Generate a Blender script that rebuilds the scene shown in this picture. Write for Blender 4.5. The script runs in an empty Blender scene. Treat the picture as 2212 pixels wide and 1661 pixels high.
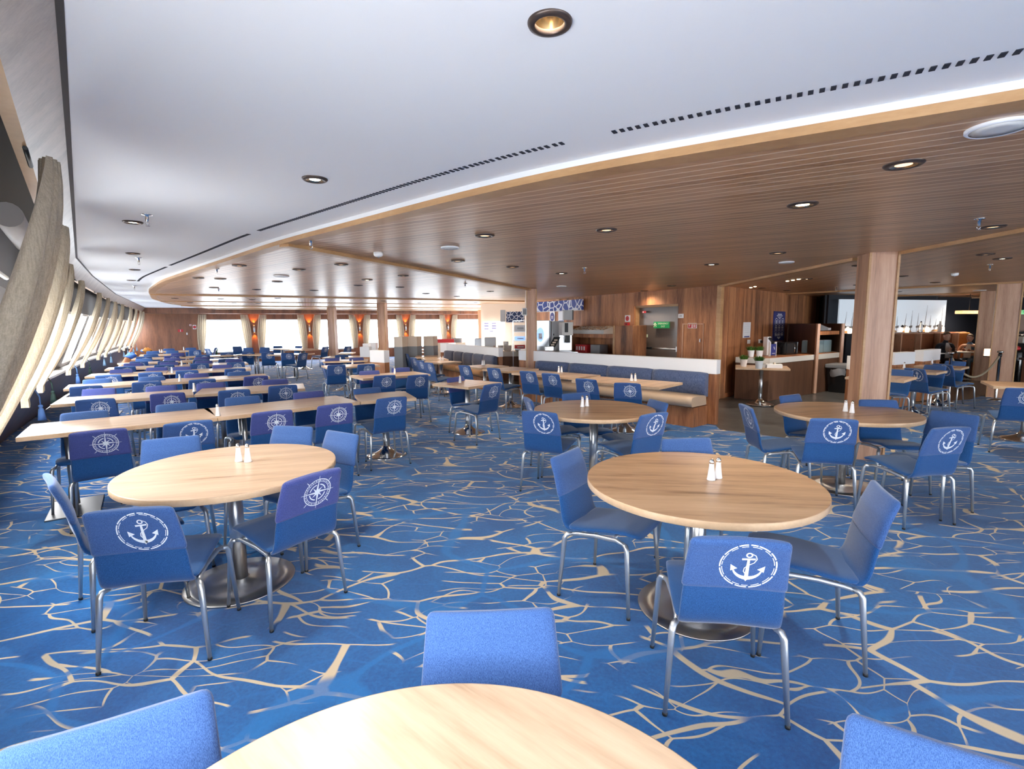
import bpy, bmesh, math, random
from mathutils import Vector, Matrix
R = math.radians
random.seed(7)
S = bpy.context.scene
COL = S.collection

# ---------------------------------------------------------------- camera
cam_d = bpy.data.cameras.new('camera'); cam_d.sensor_width = 36; cam_d.sensor_fit = 'HORIZONTAL'
cam_d.lens = 36 * 1081 / 2212; cam_d.clip_start = .02; cam_d.clip_end = 400
cam = bpy.data.objects.new('camera', cam_d); COL.objects.link(cam)
p_, r_ = R(6.8), R(-0.49)
X_ = Vector((1, 0, 0)); U_ = Vector((0, math.sin(p_), math.cos(p_))); F_ = Vector((0, math.cos(p_), -math.sin(p_)))
rt = X_ * math.cos(r_) + U_ * math.sin(r_); up = -X_ * math.sin(r_) + U_ * math.cos(r_)
M_ = Matrix((( rt.x, up.x, -F_.x, 0), (rt.y, up.y, -F_.y, 0), (rt.z, up.z, -F_.z, 1.585), (0, 0, 0, 1)))
cam.matrix_world = M_
S.camera = cam

# ---------------------------------------------------------------- sky, light, exposure
S.view_settings.view_transform = 'Standard'; S.view_settings.look = 'None'
S.view_settings.gamma = 1; S.view_settings.use_curve_mapping = False
S.view_settings.exposure = 1.1
wd = bpy.data.worlds.new('overcast_sky'); S.world = wd; wd.use_nodes = True
nt = wd.node_tree; nt.nodes.clear()
wo = nt.nodes.new('ShaderNodeOutputWorld'); bg = nt.nodes.new('ShaderNodeBackground')
tc = nt.nodes.new('ShaderNodeTexCoord'); sx = nt.nodes.new('ShaderNodeSeparateXYZ'); cr = nt.nodes.new('ShaderNodeValToRGB')
nt.links.new(tc.outputs['Generated'], sx.inputs[0]); nt.links.new(sx.outputs['Z'], cr.inputs[0])
cr.color_ramp.elements[0].position = 0.0; cr.color_ramp.elements[0].color = (.80, .86, .92, 1)
cr.color_ramp.elements[1].position = .35; cr.color_ramp.elements[1].color = (1, 1, 1, 1)
nt.links.new(cr.outputs[0], bg.inputs[0]); bg.inputs[1].default_value = 7.5
nt.links.new(bg.outputs[0], wo.inputs[0])
def portal(x, y, z, sx_, sy_, rot):
    d = bpy.data.lights.new('sky_portal', 'AREA'); d.shape = 'RECTANGLE'; d.size = sx_; d.size_y = sy_
    d.cycles.is_portal = True
    o = bpy.data.objects.new('sky_portal', d); COL.objects.link(o); o.location = (x, y, z); o.rotation_euler = rot

# ---------------------------------------------------------------- materials
MATS = {}
def newmat(n, col=(.8, .8, .8), rough=.5, metal=0, **kw):
    m = bpy.data.materials.new(n); m.use_nodes = True; b = m.node_tree.nodes['Principled BSDF']
    b.inputs['Base Color'].default_value = (*col, 1); b.inputs['Roughness'].default_value = rough; b.inputs['Metallic'].default_value = metal
    for k, v in kw.items(): b.inputs[k.replace('_', ' ')].default_value = v
    MATS[n] = m; return m
class NT:
    def __init__(s, m): s.m = m; s.t = m.node_tree; s.b = s.t.nodes['Principled BSDF']
    def n(s, ty, **kw):
        x = s.t.nodes.new(ty)
        for k, v in kw.items(): setattr(x, k, v)
        return x
    def l(s, a, b): s.t.links.new(a, b)
    def math(s, op, a, b=None, c=None):
        x = s.n('ShaderNodeMath', operation=op)
        for i, v in enumerate((a, b, c)):
            if v is None: continue
            if isinstance(v, (int, float)): x.inputs[i].default_value = v
            else: s.l(v, x.inputs[i])
        return x.outputs[0]
    def coords(s, scale=(1, 1, 1), rot=(0, 0, 0), kind='Object'):
        t = s.n('ShaderNodeTexCoord'); mp = s.n('ShaderNodeMapping'); s.l(t.outputs[kind], mp.inputs[0])
        mp.inputs['Scale'].default_value = scale; mp.inputs['Rotation'].default_value = rot; return mp.outputs[0]
    def noise(s, vec, scale=5, detail=3, rough=.5):
        x = s.n('ShaderNodeTexNoise'); s.l(vec, x.inputs['Vector']); x.inputs['Scale'].default_value = scale
        x.inputs['Detail'].default_value = detail; x.inputs['Roughness'].default_value = rough; return x.outputs['Fac']
    def ramp(s, fac, stops):
        x = s.n('ShaderNodeValToRGB'); s.l(fac, x.inputs[0]); e = x.color_ramp.elements
        while len(e) < len(stops): e.new(.5)
        for i, (p, c) in enumerate(stops): e[i].position = p; e[i].color = (*c, 1) if len(c) == 3 else c
        return x.outputs[0]
    def mix(s, fac, a, b, mode='MIX'):
        x = s.n('ShaderNodeMix', data_type='RGBA', blend_type=mode)
        for i, v in ((0, fac), (6, a), (7, b)):
            if isinstance(v, (int, float)): x.inputs[i].default_value = v
            elif isinstance(v, tuple): x.inputs[i].default_value = (*v, 1)
            else: s.l(v, x.inputs[i])
        return x.outputs[2]
    def base(s, c): s.l(c, s.b.inputs['Base Color'])
    def bump(s, h, st=.3, dist=.002):
        x = s.n('ShaderNodeBump'); x.inputs['Strength'].default_value = st; x.inputs['Distance'].default_value = dist
        s.l(h, x.inputs['Height']); s.l(x.outputs[0], s.b.inputs['Normal'])
def wood(n, stops, scale, rot=(0, 0, 0), rough=.45, fine=12, kind='Object', **kw):
    m = newmat(n, rough=rough, **kw); k = NT(m); v = k.coords(scale, rot, kind)
    a = k.noise(v, 1.0, 6, .62); b = k.noise(v, fine, 3, .6)
    f = k.math('ADD', k.math('MULTIPLY', a, .75), k.math('MULTIPLY', b, .25))
    k.base(k.ramp(f, stops)); k.bump(b, .08); return m
WAL = [(.32, (.09, .036, .022)), (.44, (.27, .105, .046)), (.56, (.47, .20, .085)), (.70, (.60, .30, .145))]
wood('walnut_panel', WAL, (5, 5, .45), rough=.5)
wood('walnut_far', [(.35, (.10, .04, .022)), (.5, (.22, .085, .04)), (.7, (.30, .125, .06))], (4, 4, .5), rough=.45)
wood('column_wood', [(.30, (.22, .11, .07)), (.47, (.48, .26, .16)), (.6, (.60, .355, .23)), (.75, (.68, .44, .30))], (6, 6, .4), rough=.35)
wood('dark_brown_panel', [(.3, (.07, .035, .022)), (.5, (.125, .06, .036)), (.7, (.17, .085, .05))], (6, 6, .5), rough=.5)
wood('oak_trim', [(.3, (.38, .2, .085)), (.5, (.5, .28, .125)), (.7, (.6, .36, .175))], (1.5, 1.5, 6), rough=.4)
wood('edge_oak', [(.3, (.55, .36, .21)), (.5, (.68, .47, .29)), (.7, (.76, .56, .38))], (3, 3, 3), rough=.4)
wood('oak_top', [(.36, (.22, .125, .07)), (.46, (.42, .265, .16)), (.55, (.52, .345, .215)), (.7, (.60, .42, .275))], (.9, 8, 4), rot=(0, 0, R(12)), rough=.3, fine=5)
wood('oak_top_lit', [(.33, (.26, .16, .10)), (.42, (.42, .30, .205)), (.55, (.52, .385, .275)), (.7, (.60, .46, .34))], (.9, 8, 4), rot=(0, 0, R(12)), rough=.3, fine=5)  # same oak as oak_top, window light put into a brighter colour
wood('pelmet_wood', [(.3, (.17, .12, .10)), (.5, (.29, .215, .175)), (.7, (.40, .30, .24))], (7, 7, .5), rot=(0, 0, 0), rough=.3)
newmat('white_ceiling', (.80, .805, .815), .6)
newmat('white_panel', (.86, .86, .88), .4)
newmat('off_white', (.7, .69, .66), .45)
newmat('cream', (.72, .6, .48), .6)
newmat('slot_dark', (.015, .018, .03), .8)
newmat('black', (.012, .013, .016), .5)
newmat('black_gloss', (.012, .012, .014), .12)
newmat('dark_wall', (.012, .014, .022), .6)
newmat('grey', (.22, .23, .25), .5)
newmat('light_grey', (.5, .52, .54), .5)
newmat('chrome', (.78, .79, .8), .12, 1)
newmat('satin_metal', (.62, .63, .65), .32, 1)
newmat('steel_plate', (.20, .20, .205), .38, 1)
newmat('alu', (.66, .69, .72), .34, .85)
newmat('bronze', (.09, .065, .055), .35, .6)
newmat('gold_reflector', (.75, .62, .42), .15, 1)
newmat('red', (.5, .02, .025), .5)
newmat('green_sign', (.01, .35, .1), .5)
newmat('white_print', (.8, .84, .9), .7)
newmat('navy_print', (.03, .04, .22), .5)
newmat('paper', (.8, .8, .82), .6)
newmat('beige_leather', (.56, .42, .3), .42)
newmat('tan_leather', (.45, .24, .11), .42)
newmat('brown_tufted', (.19, .06, .022), .5)
newmat('orange_tufted', (.42, .15, .035), .5)
newmat('leaf', (.07, .18, .02), .55)
newmat('leaf_dark', (.03, .09, .015), .5)
newmat('soil', (.03, .02, .012), .9)
newmat('rope', (.32, .26, .18), .8)
newmat('skin', (.5, .27, .19), .5, Subsurface_Weight=.05)
newmat('hair', (.09, .045, .02), .6)
newmat('blazer', (.012, .015, .025), .8)
newmat('shirt', (.5, .48, .46), .8)
newmat('trousers', (.01, .01, .016), .8)
newmat('jeans', (.1, .19, .33), .8)
newmat('peach_shirt', (.6, .35, .24), .8)
newmat('jacket_blue', (.06, .16, .45), .8)
newmat('jacket_orange', (.6, .24, .04), .8)
newmat('blue_lit_wall', (.03, .02, .3), .6)  # blue lighting on the bar wall, put into its colour
newmat('arch_panel', (.36, .25, .2), .5)
newmat('nuts', (.42, .24, .1), .8)
newmat('cork', (.33, .24, .16), .8)
newmat('tassel_blue', (.09, .2, .5), .8)
newmat('tassel_dark', (.015, .04, .035), .8)
newmat('tassel_light', (.22, .36, .52), .8)
newmat('sill_paint', (.62, .60, .57), .4)
newmat('reveal', (.06, .04, .038), .5); newmat('header_dark', (.03, .022, .022), .6)
newmat('blind', (.36, .34, .34), .6)
newmat('plastic_clear', (.85, .88, .9), .08, Transmission_Weight=.9)
newmat('bin_bag', (.3, .31, .33), .25)
def emis(n, col, st, base=(.8, .8, .8)):
    m = newmat(n, base, .4); b = m.node_tree.nodes['Principled BSDF']
    b.inputs['Emission Color'].default_value = (*col, 1); b.inputs['Emission Strength'].default_value = st
emis('lamp_on', (1, .82, .55), 9)
emis('lamp_dim', (1, .55, .25), 1.0)
emis('sconce_glow', (1, .5, .16), 10)
emis('exit_lit', (.25, .75, .35), .35, (.3, .6, .3))
emis('lantern', (1, .62, .35), 2.5)
emis('menu_screen', (.95, .97, 1), 1.0)
emis('mural_glow', (.62, .72, .82), .25, (.6, .66, .72))  # pale mural panel with a faint glow added, not a lamp
emis('pendant', (1, .5, .18), .8)
emis('glowing_blue', (.1, .3, .9), .7)  # blue with added glow, for the dispenser picture and a carton, no lamp
# glass: mostly clear pane with a faint reflection
m = newmat('glass'); t = m.node_tree; b = t.nodes['Principled BSDF']
tr = t.nodes.new('ShaderNodeBsdfTransparent'); gl = t.nodes.new('ShaderNodeBsdfGlossy'); gl.inputs['Roughness'].default_value = .03
mx = t.nodes.new('ShaderNodeMixShader'); mx.inputs[0].default_value = .06
t.links.new(tr.outputs[0], mx.inputs[1]); t.links.new(gl.outputs[0], mx.inputs[2]); t.links.new(mx.outputs[0], t.nodes['Material Output'].inputs[0])
t.nodes.remove(b)
# fabrics
def fabric(n, c1, c2, wr=0.0, rough=.9, sheen=.35, sc=420):
    m = newmat(n, c1, rough); k = NT(m); k.b.inputs['Sheen Weight'].default_value = sheen; k.b.inputs['Sheen Roughness'].default_value = .45
    k.b.inputs['Specular IOR Level'].default_value = .2
    v = k.coords(); a = k.noise(v, sc, 2, .7)
    v2 = k.coords((1, 1, .12)); a2 = k.noise(v2, sc * .8, 1, .5)
    f = k.math('MULTIPLY', k.math('ADD', a, a2), .5)
    k.base(k.ramp(f, [(.38, c1), (.62, c2)]))
    if wr:
        v3 = k.coords((1.5, 1.5, 9)); w = k.noise(v3, 2.2, 2, .5)
        k.bump(k.math('ADD', k.math('MULTIPLY', w, wr), k.math('MULTIPLY', f, .05)), .55, .02)
    else: k.bump(f, .35, .0015)
    return m
fabric('denim_blue', (.007, .050, .17), (.026, .115, .33), sc=900)
fabric('denim_cover', (.022, .065, .20), (.070, .150, .38), wr=.35, sc=900)
fabric('denim_cover_faded', (.035, .050, .19), (.090, .115, .35), wr=.3, sc=900)
fabric('bench_blue', (.03, .055, .14), (.13, .17, .30), sc=260)
fabric('bench_grey', (.05, .06, .11), (.12, .14, .2), sc=260)
m = fabric('curtain', (.40, .33, .24), (.58, .49, .37), sheen=.05, sc=160); k = NT(m)
trn = k.n('ShaderNodeBsdfTranslucent'); trn.inputs[0].default_value = (.55, .46, .33, 1); ms = k.n('ShaderNodeMixShader'); ms.inputs[0].default_value = .18
k.l(k.b.outputs[0], ms.inputs[1]); k.l(trn.outputs[0], ms.inputs[2]); k.l(ms.outputs[0], k.t.nodes['Material Output'].inputs[0])
# brushed steel dish
m = newmat('brushed_steel', (.62, .59, .56), .3, 1); k = NT(m)
k.b.inputs['Anisotropic'].default_value = .75
tg = k.n('ShaderNodeTangent', direction_type='RADIAL', axis='Z'); k.l(tg.outputs[0], k.b.inputs['Tangent'])
# carpet
def carpet():
    m = newmat('carpet_blue', rough=.95); k = NT(m); k.b.inputs['Specular IOR Level'].default_value = .1
    k.b.inputs['Sheen Weight'].default_value = .25
    tcn = k.n('ShaderNodeTexCoord'); P = tcn.outputs['Object']
    def warped(rot, sc, wscale, wamt):
        mp = k.n('ShaderNodeMapping'); mp.inputs['Rotation'].default_value = (0, 0, rot); mp.inputs['Scale'].default_value = sc; k.l(P, mp.inputs[0])
        nz = k.n('ShaderNodeTexNoise'); nz.inputs['Scale'].default_value = wscale; nz.inputs['Detail'].default_value = 1; k.l(P, nz.inputs['Vector'])
        sb = k.n('ShaderNodeVectorMath', operation='SUBTRACT'); k.l(nz.outputs['Color'], sb.inputs[0]); sb.inputs[1].default_value = (.5, .5, .5)
        sc_ = k.n('ShaderNodeVectorMath', operation='SCALE'); k.l(sb.outputs[0], sc_.inputs[0]); sc_.inputs['Scale'].default_value = wamt
        ad = k.n('ShaderNodeVectorMath', operation='ADD'); k.l(mp.outputs[0], ad.inputs[0]); k.l(sc_.outputs[0], ad.inputs[1]); return ad.outputs[0]
    def edges(vec, scale):
        v = k.n('ShaderNodeTexVoronoi', feature='DISTANCE_TO_EDGE', voronoi_dimensions='2D'); v.inputs['Scale'].default_value = scale
        k.l(vec, v.inputs['Vector']); return v.outputs['Distance']
    def line(d, w, soft=.25): # 1 on the line
        x = k.n('ShaderNodeMapRange', interpolation_type='SMOOTHSTEP'); x.inputs['From Min'].default_value = 0; x.inputs['From Max'].default_value = 1
        k.l(k.math('DIVIDE', d, w), x.inputs['Value']); x.inputs['From Min'].default_value = 1 - soft; x.inputs['From Max'].default_value = 1 + soft
        x.inputs['To Min'].default_value = 1; x.inputs['To Max'].default_value = 0; return x.outputs[0]
    nW = k.noise(P, 1.9, 2, .5)                              # width / breaking of the veins
    def ramp01(f, a, b):
        x = k.n('ShaderNodeMapRange', interpolation_type='SMOOTHSTEP'); k.l(f, x.inputs['Value']); x.inputs['From Min'].default_value = a; x.inputs['From Max'].default_value = b; return x.outputs[0]
    wide = ramp01(nW, .40, .66)
    # main cream veins
    d1 = edges(warped(R(CARP_ROT), (1, 2.6, 1), 1.5, .8), 1.4)
    w1 = k.math('ADD', k.math('MULTIPLY', wide, .026), .018)
    a1 = line(d1, w1)
    brk = ramp01(k.noise(P, 3.1, 1, .5), .385, .43)
    a1 = k.math('MULTIPLY', a1, brk)
    # side branches
    d2 = edges(warped(R(CARP_ROT + 9), (1, 3.0, 1), 1.9, 1.0), 2.5)
    w2 = k.math('ADD', k.math('MULTIPLY', ramp01(k.noise(P, 4.5, 1, .5), .35, .6), .020), .015)
    a2 = k.math('MULTIPLY', line(d2, w2), ramp01(k.noise(P, 2.3, 1, .5), .47, .52))
    cream = k.math('MAXIMUM', a1, a2)
    # brighter and darker blue ribbons
    d3 = edges(warped(R(70), (1, 1.2, 1), .9, 1.1), .85)
    a3 = line(d3, k.math('ADD', k.math('MULTIPLY', wide, .035), .014), .5)
    d4 = edges(warped(R(-20), (1, 1.5, 1), 1.2, 1.0), 1.4)
    a4 = line(d4, .012, .5)
    pile = k.noise(P, 900, 2, .7); blot = k.noise(P, 2.2, 3, .55); mid = k.noise(P, 60, 2, .6)
    blue = k.ramp(k.math('ADD', k.math('MULTIPLY', pile, .55), k.math('ADD', k.math('MULTIPLY', mid, .2), k.math('MULTIPLY', blot, .25))),
                  [(.30, (.001, .035, .16)), (.48, (.004, .105, .36)), (.66, (.016, .22, .60))])
    blue = k.mix(k.math('MULTIPLY', a3, .55), blue, (.005, .19, .56)); blue = k.mix(k.math('MULTIPLY', a4, .4), blue, (.006, .16, .5))
    # the ribbons pass over the veins here and there
    over = k.math('MULTIPLY', a3, .85)
    cream = k.math('MULTIPLY', cream, k.math('SUBTRACT', 1, over))
    cc = k.mix(pile, (.52, .42, .28), (.80, .68, .50))
    k.base(k.mix(cream, blue, cc)); k.bump(pile, .5, .004)
CARP_ROT = -22
carpet()
m = newmat('tile_floor', (.1, .105, .11), .3); k = NT(m); v = k.coords(); k.base(k.ramp(k.noise(v, 3, 5, .6), [(.3, (.055, .058, .06)), (.7, (.13, .132, .135))]))
m = newmat('lounge_floor', (.06, .05, .045), .22)
# mural of masts on a pale sky
m = newmat('mural', (.6, .68, .75), .6)
# mosaic fascia of the servery
def mosaic(n, scale, c, w):
    m = newmat(n, rough=.4); k = NT(m); v = k.coords()
    x = k.n('ShaderNodeTexVoronoi', feature='DISTANCE_TO_EDGE'); x.inputs['Scale'].default_value = scale; k.l(v, x.inputs['Vector'])
    f = k.math('GREATER_THAN', x.outputs['Distance'], w); k.base(k.mix(f, (.72, .76, .85), c))
mosaic('mosaic_blue', 5.2, (.025, .06, .3), .075)
mosaic('mosaic_dark', 9, (.01, .03, .12), .07)
# slatted timber ceiling, one direction per bay of the fan
def slat(n, ang, pitch=.088, dark=1.0):
    m = newmat(n, rough=.33); k = NT(m); k.b.inputs['Specular IOR Level'].default_value = .6
    v = k.coords((1, 1, 1), (0, 0, R(-ang))); sp = k.n('ShaderNodeSeparateXYZ'); k.l(v, sp.inputs[0])
    y = k.math('DIVIDE', sp.outputs['Y'], pitch); fr = k.math('FRACT', y); fl = k.math('FLOOR', y)
    g = k.math('LESS_THAN', fr, .15)
    wn = k.n('ShaderNodeTexWhiteNoise', noise_dimensions='1D'); k.l(fl, wn.inputs['W'])
    v2 = k.coords((.8, 14, 1), (0, 0, R(-ang))); nz = k.noise(v2, 1.6, 4, .6)
    f = k.math('ADD', k.math('MULTIPLY', nz, .7), k.math('MULTIPLY', wn.outputs['Value'], .3))
    c = k.ramp(f, [(.25, (.34, .165, .075)), (.5, (.52, .28, .14)), (.75, (.64, .38, .21))])
    k.base(k.mix(g, c, (.80, .60, .40)))
    h = k.math('SUBTRACT', 1, g); k.bump(h, .15, .002)
slat('slat_near', -30); slat('slat_fan', -40); slat('slat_mid', -68); slat('slat_far', 28.5); slat('slat_right', 84)

# ---------------------------------------------------------------- mesh helpers
class MB:
    def __init__(s): s.bm = bmesh.new(); s.mats = []; s.cur = 0
    def mat(s, n):
        if n not in s.mats: s.mats.append(n)
        s.cur = s.mats.index(n); return s
    def face(s, pts):
        try:
            f = s.bm.faces.new([s.bm.verts.new(p) for p in pts]); f.material_index = s.cur; return f
        except ValueError: return None
    def box(s, c, d, rz=0, bev=0):
        cx, cy, cz = c; dx, dy, dz = d[0] / 2, d[1] / 2, d[2] / 2; ca, sa = math.cos(rz), math.sin(rz)
        vs = [s.bm.verts.new((cx + x * ca - y * sa, cy + x * sa + y * ca, cz + z)) for x, y, z in
              [(-dx, -dy, -dz), (dx, -dy, -dz), (dx, dy, -dz), (-dx, dy, -dz), (-dx, -dy, dz), (dx, -dy, dz), (dx, dy, dz), (-dx, dy, dz)]]
        fs = [s.bm.faces.new([vs[i] for i in f]) for f in ((3, 2, 1, 0), (4, 5, 6, 7), (0, 1, 5, 4), (1, 2, 6, 5), (2, 3, 7, 6), (3, 0, 4, 7))]
        for f in fs: f.material_index = s.cur
        if bev:
            es = list({e for f in fs for e in f.edges})
            r = bmesh.ops.bevel(s.bm, geom=es, offset=bev, segments=2, affect='EDGES', profile=.6)
            for f in r['faces']: f.material_index = s.cur
        return s
    def loft(s, rings, cap=True, smooth=True, closed=True):
        rv = [[s.bm.verts.new(p) for p in r] for r in rings]; n = len(rv[0])
        for a, b in zip(rv, rv[1:]):
            for i in range(n if closed else n - 1):
                j = (i + 1) % n
                f = s.bm.faces.new((a[i], a[j], b[j], b[i])); f.material_index = s.cur; f.smooth = smooth
        if cap:
            for r, fl in ((rv[0], True), (rv[-1], False)):
                f = s.bm.faces.new(r[::-1] if fl else r); f.material_index = s.cur
        return s
    def lathe(s, prof, c=(0, 0, 0), n=32, cap=True):
        return s.loft([[(c[0] + r * math.cos(2 * math.pi * i / n), c[1] + r * math.sin(2 * math.pi * i / n), c[2] + z) for i in range(n)] for r, z in prof], cap)
    def tube(s, pts, rad, n=10, cap=True, flat=1.0):
        pts = [Vector(p) for p in pts]; rad = rad if isinstance(rad, (list, tuple)) else [rad] * len(pts); rings = []
        ref = None
        for i, p in enumerate(pts):
            d = (pts[min(i + 1, len(pts) - 1)] - pts[max(i - 1, 0)]).normalized()
            if ref is None: ref = Vector((0, 0, 1)) if abs(d.z) < .9 else Vector((0, 1, 0))
            u = d.cross(ref).normalized(); v = u.cross(d).normalized(); ref = v
            rings.append([p + (u * math.cos(2 * math.pi * k / n) + v * math.sin(2 * math.pi * k / n) * flat) * rad[i] for k in range(n)])
        return s.loft(rings, cap)
    def prism(s, pts, z0, z1, smooth=False):
        return s.loft([[(x, y, z0) for x, y in pts], [(x, y, z1) for x, y in pts]], True, smooth)
    def mesh(s, name):
        bmesh.ops.recalc_face_normals(s.bm, faces=s.bm.faces)
        me = bpy.data.meshes.new(name); s.bm.to_mesh(me); s.bm.free()
        for n in s.mats or ['black']: me.materials.append(MATS[n])
        return me
    def build(s, name, parent=None, loc=(0, 0, 0), rz=0):
        o = bpy.data.objects.new(name, s.mesh(name)); COL.objects.link(o); o.location = loc; o.rotation_euler = (0, 0, rz)
        if parent: o.parent = parent
        return o
def tag(o, label=None, cat=None, group=None, kind=None):
    if label: o['label'] = label
    if cat: o['category'] = cat
    if group: o['group'] = group
    if kind: o['kind'] = kind
    return o
def struct(o): o['kind'] = 'structure'; return o
def empty(name, loc=(0, 0, 0), rz=0):
    o = bpy.data.objects.new(name, None); COL.objects.link(o); o.empty_display_size = .1; o.location = loc; o.rotation_euler = (0, 0, rz); return o
def copy_tree(root, loc=None, rz=None):
    r = root.copy(); COL.objects.link(r)
    for c in root.children:
        d = c.copy(); COL.objects.link(d); d.parent = r
        for g in c.children:
            e = g.copy(); COL.objects.link(e); e.parent = d
    if loc is not None: r.location = loc
    if rz is not None: r.rotation_euler = (0, 0, rz)
    return r
def dirv(a): return Vector((math.cos(R(a)), math.sin(R(a)), 0))
def text_mesh(body, size, mat, depth=.001):
    cu = bpy.data.curves.new('lettering', 'FONT'); cu.body = body; cu.size = size; cu.extrude = depth; cu.align_x = 'CENTER'; cu.align_y = 'CENTER'
    cu.resolution_u = 2
    ob = bpy.data.objects.new('lettering', cu); COL.objects.link(ob)
    bpy.context.view_layer.update()
    me = bpy.data.meshes.new_from_object(ob.evaluated_get(bpy.context.evaluated_depsgraph_get()))
    bpy.data.objects.remove(ob); me.materials.clear(); me.materials.append(MATS[mat]); return me
def lettering(body, size, mat, parent, x, z, y=-.006, name='lettering'):
    """upright lettering on a wall plate whose face looks along its local -Y"""
    o = bpy.data.objects.new(name, text_mesh(body, size, mat)); COL.objects.link(o); o.parent = parent
    o.location = (x, y, z); o.rotation_euler = (R(90), 0, 0); return o
def plate(name, pos, face, w, h, mat, label, cat, d=.012, group=None):
    """a flat sign hung at pos (x,y,z); face = world angle its front looks to"""
    o = empty(name, pos, R(face + 90)); tag(o, label, cat, group)
    MB().mat(mat).box((0, 0, 0), (w, d, h), bev=.002).build('board', o); return o
def bar(m, p, q, z0, z1, th, side=0):
    """upright slab from p to q; side shifts it to the left (+) or right (-) of the line"""
    p, q = Vector(p[:2]), Vector(q[:2]); d = (q - p); L = d.length; d.normalize(); n = Vector((-d.y, d.x)); c = (p + q) / 2 + n * side * th / 2
    m.box((c.x, c.y, (z0 + z1) / 2), (L, th, z1 - z0), math.atan2(d.y, d.x)); return m
# ================================================================ THE SETTING
ZT, ZW = 2.345, 2.40
# front wall of the saloon: raked windows following a kinked line (top edge at the white ceiling)
WL = [Vector(p) for p in [(7.97, -9.3), (-1.119, 1.356), (-5.009, 5.913), (-6.49, 7.912), (-9.487, 12.19), (-13.08, 17.80), (-15.21, 21.13)]]
cum = [0]
for a, b in zip(WL, WL[1:]): cum.append(cum[-1] + (b - a).length)
S0 = cum[1]
def wl(s, off, z):
    """point of the raked wall: s metres along it from the reference frame, off metres outward"""
    t = s + S0; t = max(0, min(cum[-1] - 1e-4, t)); i = max(k for k in range(len(WL) - 1) if cum[k] <= t)
    a, b = WL[i], WL[i + 1]; d = (b - a).normalized(); p = a + d * (t - cum[i]); n = Vector((-d.y, d.x))
    # blend the normals near the kinks
    L = (b - a).length; u = (t - cum[i]) / L
    def nn(j): dd = (WL[j + 1] - WL[j]).normalized(); return Vector((-dd.y, dd.x))
    w = .5 * max(0, 1 - u * L / .8) if i > 0 else 0; w2 = .5 * max(0, 1 - (1 - u) * L / .8) if i < len(WL) - 2 else 0
    n = (n * (1 - w - w2) + (nn(i - 1) * w if w else Vector((0, 0))) + (nn(i + 1) * w2 if w2 else Vector((0, 0))))
    return Vector((p.x + n.x * off, p.y + n.y * off, z))
SEND = cum[-1] - S0
KINKS = [c - S0 for c in cum[1:-1]]
def srange(a, b, step=.6):
    n = max(1, int(math.ceil((b - a) / step))); xs = [a + (b - a) * i / n for i in range(n + 1)]
    for k in KINKS:
        if a < k < b: xs += [k - .01, k, k + .01]
    return sorted(xs)
def strip(m, a, b, o0, z0, o1, z1):
    xs = srange(a, b)
    for u, v in zip(xs, xs[1:]):
        m.face([wl(u, o0, z0), wl(v, o0, z0), wl(v, o1, z1), wl(u, o1, z1)])
def offw(z): return .27 + .385 * (2.2 - z)
CURT = [(.98, .98), (2.64, 2.4), (5.13, 5.16), (7.39, 6.6), (10.3, 9.4), (12.3, 11.3), (14.2, 14.2), (15.8, 15.5), (18.1, 18.7), (20.0, 20.0), (21.9, 22.0), (23.3, 23.5)]
MULL = [((c + d) / 2 + .05, (c + d) / 2 + .50) for c, d in CURT]
MULL[0] = (-.2, 1.45); MULL[1] = (2.5, 4.3); MULL[4] = (10.0, 10.8)
ALLM = [(-S0 + .1, -S0 + .5)] + [(-S0 + 1.9 * k, -S0 + 1.9 * k + .4) for k in range(1, 7)] + MULL[:-1] + [(SEND - .25, SEND)]
m = MB().mat('reveal')
m.mat('header_dark'); strip(m, -S0, SEND, -.02, ZW + .02, .40, ZW + .02); strip(m, -S0, SEND, .36, ZW + .02, offw(1.86), 1.86); m.mat('reveal')
for a, b in ALLM: strip(m, a, min(b, SEND), offw(1.86), 1.86, offw(.94), .94)
strip(m, -S0, SEND, offw(.94), .94, offw(.86), .86)
m.mat('sill_paint'); strip(m, -S0, SEND, offw(.86) + .02, .865, .62, .86); strip(m, -S0, SEND, .62, .86, .62, .825)
m.mat('dark_brown_panel'); strip(m, -S0, SEND, .62, .825, 1.06, .10); strip(m, -S0, SEND, 1.06, .10, 1.17, 0)
struct(m.build('wall_front'))
m = MB().mat('pelmet_wood'); strip(m, -S0, SEND, .012, ZW - .005, .125, 2.245)
m.mat('oak_trim'); strip(m, -S0, SEND, .125, 2.245, .165, 2.245); strip(m, -S0, SEND, .165, 2.245, .165, 2.33)
m.mat('black'); strip(m, -S0, SEND, -.006, ZW - .002, .012, ZW - .004)
struct(m.build('trim_1'))
# window frames and panes between the mullions
wn = 1
for (a, b), (c, d) in zip(ALLM, ALLM[1:]):
    if c - b < .25: continue
    o = struct(empty('window_%d' % wn)); wn += 1
    m = MB().mat('sill_paint')
    for s0, s1, z0, z1 in ((b, c, 1.86, 1.82), (b, c, .98, .94)): strip(m, s0, s1, offw(z0) - .02, z0, offw(z1) - .02, z1)
    for s0 in (b, c - .04): strip(m, s0, s0 + .04, offw(1.86) - .02, 1.86, offw(.94) - .02, .94)
    m.build('window_frame', o)
    g = MB().mat('glass'); strip(g, b + .03, c - .03, offw(1.82) + .01, 1.82, offw(.98) + .01, .98); g.build('pane', o)
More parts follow.
